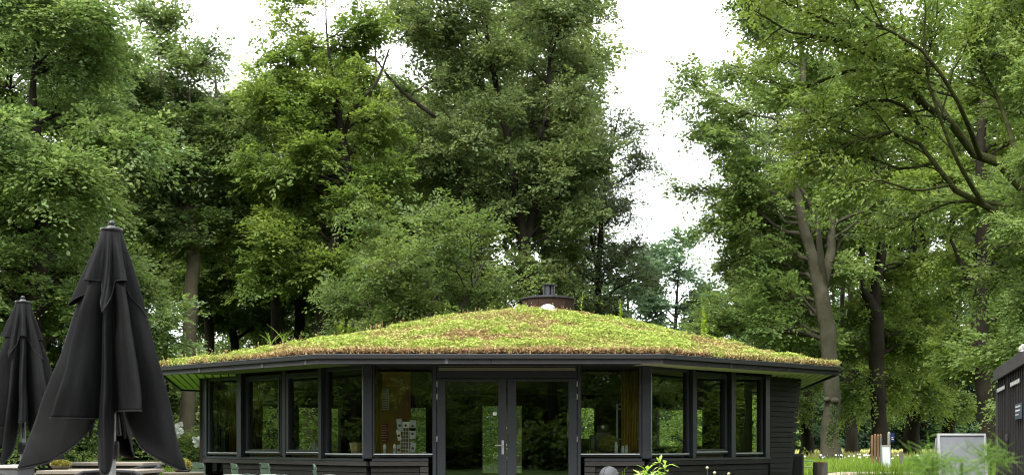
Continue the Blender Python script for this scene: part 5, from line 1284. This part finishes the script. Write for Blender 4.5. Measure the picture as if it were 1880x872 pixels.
for (a, b, c, e) in ((-.18, .08, .03, .05), (-.18, .40, -.02, .0), (-.18, .2, -.07, -.055), (.15, .42, .03, .05)):
    m = MB(); fS.box(m, s0 + a, s0 + b, .0265, .029, zc_ + c, zc_ + e); m.build('printed_line', M['white_print'], nt_)
s0 = fS.s(1853); dd = fS.T((s0, 0, 0)).y; zc_ = EYE + (815 - 803) / F * dd
m = MB(); fS.box(m, s0 - .06, s0 + .06, .02, .05, zc_ - .06, zc_ + .05); m.box(0, 0, 0, 0, 0, 0) if False else None; m.build('handle', M['shed_trim'], shed, bevel=.01)

# ------------------------------------------------------------------ fennel close to the camera, soft in focus
M['fennel'] = leafmat('fennel', (.05, .10, .015), (.09, .17, .028), (.15, .26, .045), trans=.4)
def fennel(lab, px, py, d, seed, n=260, spread=.16):
    r_ = np.random.default_rng(seed); X, Y, Z = P(px, py, d); t = thing('fennel_plant', lab, 'plant', (X, Y, 0), 0, 'feathery fennel before the display board')
    m = MB(); m.tube([(.03, 0, 0), (.01, 0, Z * .6), (0, 0, Z)], [.006, .005, .003], 6)
    for k in range(6):
        a = r_.uniform(0, 6.28); z0 = Z * r_.uniform(.82, 1); m.tube([(0, 0, z0 - .05), (math.cos(a) * spread * .5, math.sin(a) * spread * .5, z0), (math.cos(a) * spread, math.sin(a) * spread, z0 + .0)], [.003, .002, .0012], 4)
    m.build('stem', M['fennel'], t)
    a = r_.uniform(0, 6.28, n); q = r_.uniform(.1, 1, n) * spread; b = np.stack([np.cos(a) * q, np.sin(a) * q * .6, Z - .02 + r_.normal(0, .022, n)], -1)
    L = .05 * r_.uniform(.5, 1.2, n)[:, None]; dr = nrm(r_.normal(0, 1, (n, 3)) * [1, .6, .6]); sd_ = nrm(np.cross(dr, r_.normal(0, 1, (n, 3)))) * .0014
    V = np.stack([b - sd_, b + sd_, b + dr * L + sd_ * .4, b + dr * L - sd_ * .4], 1).reshape(-1, 3); link('foliage', mesh_np('foliage', V, np.arange(n * 4).reshape(-1, 4), M['fennel'], np.repeat(r_.uniform(0, 1, n), 4)), t)
fennel('feathery green fennel frond overlapping the edge of the display board toward the stakes', 1712, 838, 3.6, 1, 380, .085)
fennel('fennel frond rising in front of the middle of the display board', 1765, 850, 3.3, 2, 150, .09)
fennel('fennel frond reaching across to the shed from the display board', 1818, 828, 3.5, 3, 200, .07)
t = rosette('rose_branch', 'curved leafy shoot just before the display board', 'plant', *P(1757, 872, 4.5).xy, 0, 14, 1.06, .05, .012, M['fennel'], 9, 3, .05)
rosette('tall_weed', 'tall leafy meadow weeds beside the display board', 'plant', *P(1690, 850, 19).xy, 0, 90, .72, .12, .014, M['grass'], 11, 16, .40)
# white blossoms on the shrub, single flowers
M['petal'] = surf('petal', vari((.72, .74, .70), .05), 9, .6, .2, .1)
def blossom(lab, px, py, d, r, seed, grp='white blossoms on the flowering shrub'):
    X, Y, Z = P(px, py, d); t = thing('blossom', lab, 'flower', (X, Y, Z), 0, grp); r_ = random.Random(seed); m = MB()
    for k in range(15):
        a = r_.uniform(0, 6.28); b = r_.uniform(-.6, .9); c = Vector((math.cos(a) * math.cos(b), math.sin(a) * math.cos(b), math.sin(b))); s = c.cross(Vector((0, 1, .25))).normalized(); u_ = c * r
        m.poly([Vector((0, 0, 0)), u_ * .6 + s * r * .4, u_, u_ * .6 - s * r * .4])
    m.build('petals', M['petal'], t)
for k, (px, py, w_) in enumerate([(330, 781, 'topmost white blossom of the shrub'), (328, 791, 'white blossom just under the topmost one'), (322, 798, 'white blossom nearest the folded parasol'), (361, 807, 'white blossom on the side of the shrub toward the window'), (365, 816, 'lowest white blossom toward the window')]):
    blossom(w_, px, py, 37.6, .17, k)
blossom('white rose blossom over the shed roof', 1878, 636, 12.5, .045, 21, None); blossom('second white blossom over the shed roof, a little lower', 1873, 642, 12.5, .035, 22, None)
r_ = np.random.default_rng(4); n = 55
x = r_.uniform(10.6, 13.2, n); y = r_.uniform(38, 46, n); z = gz(x, y) + r_.uniform(.25, .42, n); st = np.stack([x, y, z], -1); V, Q, T_ = blades(x, y, z, np.full(n, .05), np.full(n, .07), np.zeros(n), np.ones(n), r_, 1)
tag(link('daisies', mesh_np('daisies', V, Q, M['petal'])), 'tiny white daisies scattered in the meadow grass', 'flowers', kind='stuff')
# ivy on the stout beech
n = 900; a = r_.uniform(PI, 2 * PI, n); zz = r_.uniform(0, 1, n); wv = (1 - zz) ** .8; keep = np.abs(a - 1.5 * PI) < wv * 1.1; a, zz = a[keep], zz[keep]; n = len(a)
X1 = (1525 - 940) / F * 46; z = .3 + zz * 2.6; rad = .325 + .16 * np.exp(-zz * 6); st = np.stack([X1 + np.cos(a) * rad, 46 + np.sin(a) * rad, z], -1); dr = nrm(np.stack([np.cos(a), np.sin(a), r_.normal(-.3, .6, n)], -1))
V, Q, T_ = sprays(st, dr, np.full(n, .07), np.full(n, .05), 7, .05, r_, .3, .5, .6)
tag(link('ivy', mesh_np('ivy', V, Q, M['leaf_beech'], T_)), 'ivy climbing the foot of the stout grey beech', 'ivy', kind='stuff')

# ------------------------------------------------------------------ things inside, seen through the glass
M['curtain'] = surf('curtain', vari((.26, .16, .024), .2), 2, .85, .2, .3, 40, (6, 6, .3))
def curtain(lab, px, d, w_, seed, px_top=None, rz_=0):
    X = (px - 940) / F * d; t = thing('curtain', lab, 'curtain', (X, d, 0), rz_, 'ochre yellow curtains'); m = MB(); n = 30; rws = []
    Xt = ((px_top or px) - 940) / F * d - X
    for (z, k) in ((.75, 0), (1.2, .1), (1.8, .45), (2.38, 1)):
        rws.append([( -w_ / 2 * (1 + .35 * k) + w_ * (1 + .35 * k) * i / n + Xt * k, .035 * math.sin(i * 1.3 + seed), z) for i in range(n + 1)])
    b = 0
    for r__ in rws: m.v += r__
    for j in range(3):
        for i in range(n): m.f.append((j * (n + 1) + i, j * (n + 1) + i + 1, (j + 1) * (n + 1) + i + 1, (j + 1) * (n + 1) + i))
    o = m.build('cloth', M['curtain'], t, smooth=True); so = o.modifiers.new('thick', 'SOLIDIFY'); so.thickness = .006
    m = MB(); m.tube([(-w_ / 2 - .1 + Xt, 0, 2.385), (w_ / 2 + .1 + Xt, 0, 2.385)], .012, 8); m.build('rod', M['black_metal'], t)
curtain('ochre curtain gathered in the window nearest the parasol', 434, 23.6, .26, 1, 421)
curtain('ochre curtain at the side of the wide window with the card rack', 693, 20.25, .12, 2)
curtain('dim ochre curtain in the second window from the parasol', 470, 24.0, .25, 3)
curtain('ochre curtain hanging in the wide window beside the door', 1155, 20.6, .26, 4, 1158)
# basket
M['wicker'] = surf('wicker', vari((.65, .52, .28), .2), 14, .8, .2, .6, 60, (1, 1, 4))
X, Y, Z = P(655, 831, 20.25); t = thing('wicker_basket', 'pale wicker basket on the sill of the window before the corner post', 'basket', (X, Y, .95))
m = MB(); m.lathe([(.085, 0), (.10, .06), (.112, .13), (.118, .165), (.105, .165), (.095, .03)], 24); m.build('body', M['wicker'], t)
m = MB(); m.tube([(.116 * math.cos(a), .116 * math.sin(a), .168) for a in [i * PI / 10 for i in range(21)]], .011, 6); m.build('rim', M['wicker'], t, smooth=True)
for k in range(14):
    a = k * PI / 7; m = MB(); m.tube([(.088 * math.cos(a), .088 * math.sin(a), 0), (.119 * math.cos(a), .119 * math.sin(a), .16)], .005, 5); m.build('stake', M['wicker'], t)
# inner sill bench along the glass
M['bench'] = surf('bench', vari((.22, .17, .10), .2), 3, .6, .3, .2)
m = MB(); fF.box(m, .15, sA - .1, -.55, -.10, .86, .925); o = m.build('sill_shelf', M['bench']); tag(o, 'wooden shelf inside the wide window, carrying lanterns and card rack', 'shelf')
m = MB(); fF.box(m, sB + .1, fF.L - .15, -.55, -.10, .86, .925); o = m.build('sill_shelf', M['bench']); tag(o, 'wooden shelf inside the window beside the door hinges, with a moss pot', 'shelf')
m = MB(); fL.box(m, .1, fL.L - .25, -.5, -.10, .86, .925); o = m.build('sill_shelf', M['bench']); tag(o, 'long wooden shelf inside the angled windows next to the parasol', 'shelf')
m = MB(); fR.box(m, .25, fR.s(1408), -.5, -.10, .86, .925); o = m.build('sill_shelf', M['bench']); tag(o, 'wooden shelf inside the angled windows next to the clad wall', 'shelf')
M['white_obj'] = surf('white_obj', vari((.72, .73, .70), .05), 6, .5, .3, .05); M['card'] = surf('card', vari((.62, .64, .52), .06), 6, .6, .2, .05); M['card_grey'] = surf('card_grey', vari((.42, .45, .42), .08), 6, .6, .2, .05); M['ink'] = surf('ink', vari((.10, .045, .03), .2), 6, .8, .2, .05)
for px, lab in ((706, 'white bottle shaped lantern nearer the curtain'), (724.5, 'white bottle shaped lantern nearer the card rack')):
    X, Y, Z = P(px, 831, 19.95); t = thing('lantern', lab, 'lantern', (X, Y, .925), 0, 'white lanterns on the shelf')
    m = MB(); m.lathe([(.024, 0), (.027, .012), (.027, .035), (.024, .037)], 14); m.build('base', M['white_obj'], t)
    m = MB(); m.lathe([(.021, .037), (.021, .10)], 12); m.build('glass', M['card_grey'], t)
    m = MB(); m.lathe([(.025, .10), (.028, .11), (.028, .14), (.018, .165), (.006, .178)], 14); m.build('top', M['white_obj'], t, smooth=True)
X, Y, Z = P(745, 831, 20.1); t = thing('card_rack', 'revolving wire rack of pale greeting cards in the wide window', 'card rack', (X, Y, .925)); m = MB()
for xx in (-.09, -.045, 0, .045, .09): m.tube([(xx, 0, 0), (xx, 0, .47)], .004, 5)
for zz in np.arange(.03, .47, .06): m.tube([(-.09, 0, zz), (.09, 0, zz)], .004, 5)
m.build('wire_frame', M['white_metal'], t)
for (cx, cz, cw, chh, ro, mt) in ((.0, .50, .07, .05, 0, 'card'), (-.10, .50, .045, .10, .15, 'card_grey'), (.115, .49, .05, .09, -.05, 'card_grey'), (.115, .36, .05, .09, .05, 'card_grey'), (-.115, .33, .03, .09, .2, 'card'), (.12, .12, .045, .085, -.15, 'card_grey'), (-.115, .09, .03, .08, .1, 'card_grey')):
    m = MB(); Tt = lambda p: Vector((cx + p[0] * math.cos(ro) - p[2] * math.sin(ro), p[1], cz + p[0] * math.sin(ro) + p[2] * math.cos(ro)))
    m.box(-cw, cw, -.025, -.018, -chh, chh, Tt); c_ = m.build('card', M[mt], t)
    m = MB(); m.lathe([(.001, -.004), (.016, -.003), (.022, 0), (.016, .003), (.001, .004)], 10); m.v = [tuple(Vector((cx + v[0], -.028 + v[2] * .3, cz + v[1] - .01))) for v in m.v]; m.build('print', M['ink'], c_)
X, Y, Z = P(779, 830, 20.0); t = thing('paper_tent', 'low white roof shaped model at the door end of the shelf', 'ornament', (X, Y, .925)); m = MB(); m.hexa([(-.09, -.06, 0), (.09, -.06, 0), (.09, .06, 0), (-.09, .06, 0), (-.015, -.01, .05), (.015, -.01, .05), (.015, .01, .05), (-.015, .01, .05)]); m.build('roof', M['white_obj'], t); m = MB(); m.box(-.07, .07, -.045, .045, -.0, .004); m.build('base', M['white_obj'], t)
# ochre partition with posters
X = (700 - 940) / F * 21.2; m = MB(); m.box(X - .05, X + .52, 21.2, 21.26, .0, 2.38); o = m.build('partition_wall', M['inner_ochre']); tag(o, 'ochre partition with papers pinned on it behind the wide window', 'partition')
M['poster'] = surf('poster', vari((.30, .04, .06), .2), 5, .7, .2, .05); M['paper'] = surf('paper', vari((.45, .45, .36), .1), 5, .8, .2, .05)
def poster(lab, px0, px1, py0, py1, mat, lines, lm_):
    d = 21.19; a = P(px0, py1, d); b = P(px1, py0, d); t = thing('poster', lab, 'poster', ((a.x + b.x) / 2, d, (a.z + b.z) / 2)); hw, hh = (b.x - a.x) / 2, (b.z - a.z) / 2
    m = MB(); m.box(-hw, hw, -.008, 0, -hh, hh); m.build('sheet', M[mat], t)
    for k in range(lines): z = hh - (k + .8) * 2 * hh / (lines + .6); m = MB(); m.box(-hw * .8, hw * (.8 if k % 3 else .45), -.010, -.0085, z - hh * .25 / lines, z + hh * .25 / lines); m.build('printed_line', M[lm_], t)
poster('dark red poster with pale lines low on the ochre partition', 696, 713, 777, 811, 'poster', 7, 'paper'); poster('tall list with dark lines high on the ochre partition', 698, 714, 713, 752, 'paper', 9, 'ink')
# objects in the window beside the door
X, Y, Z = P(1119, 828, 20.2); t = thing('moss_pot', 'round yellow green moss ball in the window beside the door', 'plant', (X, Y, .925)); n = 2200; v = nrm(r_.normal(0, 1, (n, 3))) * r_.uniform(.85, 1, (n, 1)) * [.17, .14, .15]; v[:, 2] += .17
V, Q, T_ = blades(v[:, 0], v[:, 1], v[:, 2], np.full(n, .02), np.full(n, .016), np.full(n, .012), r_.uniform(.1, .8, n), r_, .6); link('foliage', mesh_np('foliage', V, Q, M['moss'], T_), t); m = MB(); m.lathe([(.07, 0), (.10, .05), (.10, .08)], 18); m.build('pot', M['black_metal'], t)
X, Y, Z = P(1106, 785, 20.6); t = thing('coffee_machine', 'black upright coffee machine with a small round dial', 'coffee machine', (X, Y, .6)); m = MB(); m.box(-.13, .13, -.1, .2, 0, .72); m.box(-.22, -.05, -.05, .15, .4, .66); m.tube([(.0, 0, .72), (.0, 0, .84)], .10, 16); m.build('body', M['black_metal'], t, bevel=.02); m = MB(); m.tube([(0, -.104, zpx(783, 20.5) - .6), (0, -.112, zpx(783, 20.5) - .6)], .028, 18); m.build('dial', M['card'], t); m = MB(); m.box(-.05, .05, -.103, -.1005, .42, .56); m.build('label_plate', M['bench'], t)
X, Y, Z = P(1134, 829, 20.0); t = thing('wooden_tray', 'pale wooden tray with jars at the foot of the window beside the door', 'tray', (X, Y, .926)); m = MB(); m.box(-.42, .30, -.05, .15, 0, .012); m.box(-.42, .30, -.06, -.05, 0, .03); m.box(-.42, .30, .15, .16, 0, .03); m.build('tray', M['wicker'], t, bevel=.003)
for k, (px, h_) in enumerate([(1131, .18), (1143, .12), (1150, .13)]):
    X = (px - 940) / F * 20.05; t = thing('glass_jar', ['tall pale glass jar on the wooden tray', 'short pale glass jar in the middle of the tray', 'short pale glass jar nearest the curtain'][k], 'jar', (X, 20.05, .939)); m = MB(); m.lathe([(.028, 0), (.03, .01), (.03, h_ * .8), (.018, h_ * .9), (.018, h_)], 14); m.build('body', M['card_grey'], t); m = MB(); m.lathe([(.02, h_), (.02, h_ + .015)], 12); m.build('lid', M['white_metal'], t)
t = thing('wire_shelf', 'grey shelf frame behind the ochre curtain beside the door', 'shelf', (P(1153, 800, 20.9)[0], 20.9, 0)); zt_ = zpx(741, 20.9)
for xx in (-.19, .19): m = MB(); m.box(xx - .015, xx + .015, -.015, .015, 0, zt_); m.build('upright', M['pole'], t)
for zz in (zt_, zt_ - .08, 1.2, .95): m = MB(); m.box(-.174, .174, -.12, .12, zz - .015, zz); m.build('shelf_board', M['pole'], t)
# window plants and vases on the angled shelf
def spray_vase(lab, px, seed, hv=.16, hp=.3, mat='leaf_grey', fc=fL, n=60, k_in=-.3):
    s = fc.s(px); p = fc.T((s, k_in, .926)); t = thing('vase_plant', lab, 'plant', p, 0); m = MB(); m.lathe([(.035, 0), (.05, .04), (.05, hv * .7), (.03, hv)], 16); m.build('vase', M['card_grey'], t, smooth=True)
    r__ = np.random.default_rng(seed); st = np.repeat([[0, 0, hv]], 16, 0); dr = nrm(r__.normal(0, 1, (16, 3)) * [.5, .5, 0] + [0, 0, 1]); V, Q, T_ = sprays(st, dr, np.full(16, hp), np.full(16, .05), 12, .03, r__, .3, .4, .6); link('foliage', mesh_np('foliage', V, Q, M[mat], T_), t)
spray_vase('vase with a loose bunch of leaves in the second angled window', 508, 1, .10, .26); spray_vase('leafy bunch in the third angled window, nearer the second', 560, 2, .12, .34, 'leaf_beech'); spray_vase('leafy bunch in the third angled window, nearer the corner', 580, 3, .08, .30)
s = fL.s(543); p = fL.T((s, -.45, .926)); t = thing('paper_bag', 'pale square paper bag in the third angled window', 'bag', p, -.7); m = MB(); m.box(-.10, .10, -.05, .05, 0, .20); m.build('bag', M['card_grey'], t, bevel=.006); m = MB(); m.tube([(-.05, 0, .20), (-.03, 0, .26), (.03, 0, .26), (.05, 0, .20)], .004, 5); m.build('handle', M['card_grey'], t)
s = fL.s(432); p = fL.T((s, -.25, .926)); t = thing('white_ornament', 'small white stone ornament under the gathered ochre curtain', 'ornament', p); m = MB(); m.lathe([(.05, 0), (.075, .02), (.06, .05), (.02, .07)], 12, jit=.12, rng=random.Random(4)); m.build('stone', M['white_obj'], t, smooth=True)
# cafe tables in the room
for k, (x, y) in enumerate([(-3.9, 24.6), (-1.6, 25.5), (1.8, 25.2)]): round_table(['cafe table deep inside behind the angled windows', 'cafe table in the middle of the room behind the doors', 'cafe table inside behind the hinged door leaf'][k], 940 + x / y * F, y, .38, .74, 'bench')
M['yellow_flowers'] = leafmat('yellow_flowers', (.10, .16, .02), (.3, .3, .03), (.5, .42, .05))

# burrs on the two beeches
for (tree, px, py, d, r_b) in ((T['R1'], 1532, 735, 45.72, .17), (T['R1'], 1518, 733, 45.74, .13), (T['R2'], 1625, 735, 49.9, .14)):
    p = P(px, py, d) - tree.location; m = MB(); rr = random.Random(int(px)); m.lathe([(r_b * math.sin(a), -r_b * .8 * math.cos(a)) for a in [i * PI / 10 for i in range(1, 10)]], 14, jit=.06, rng=rr)
    o = m.build('burr', M['bark_beech'] if tree is T['R1'] else M['bark_dark'], tree, p, smooth=True)
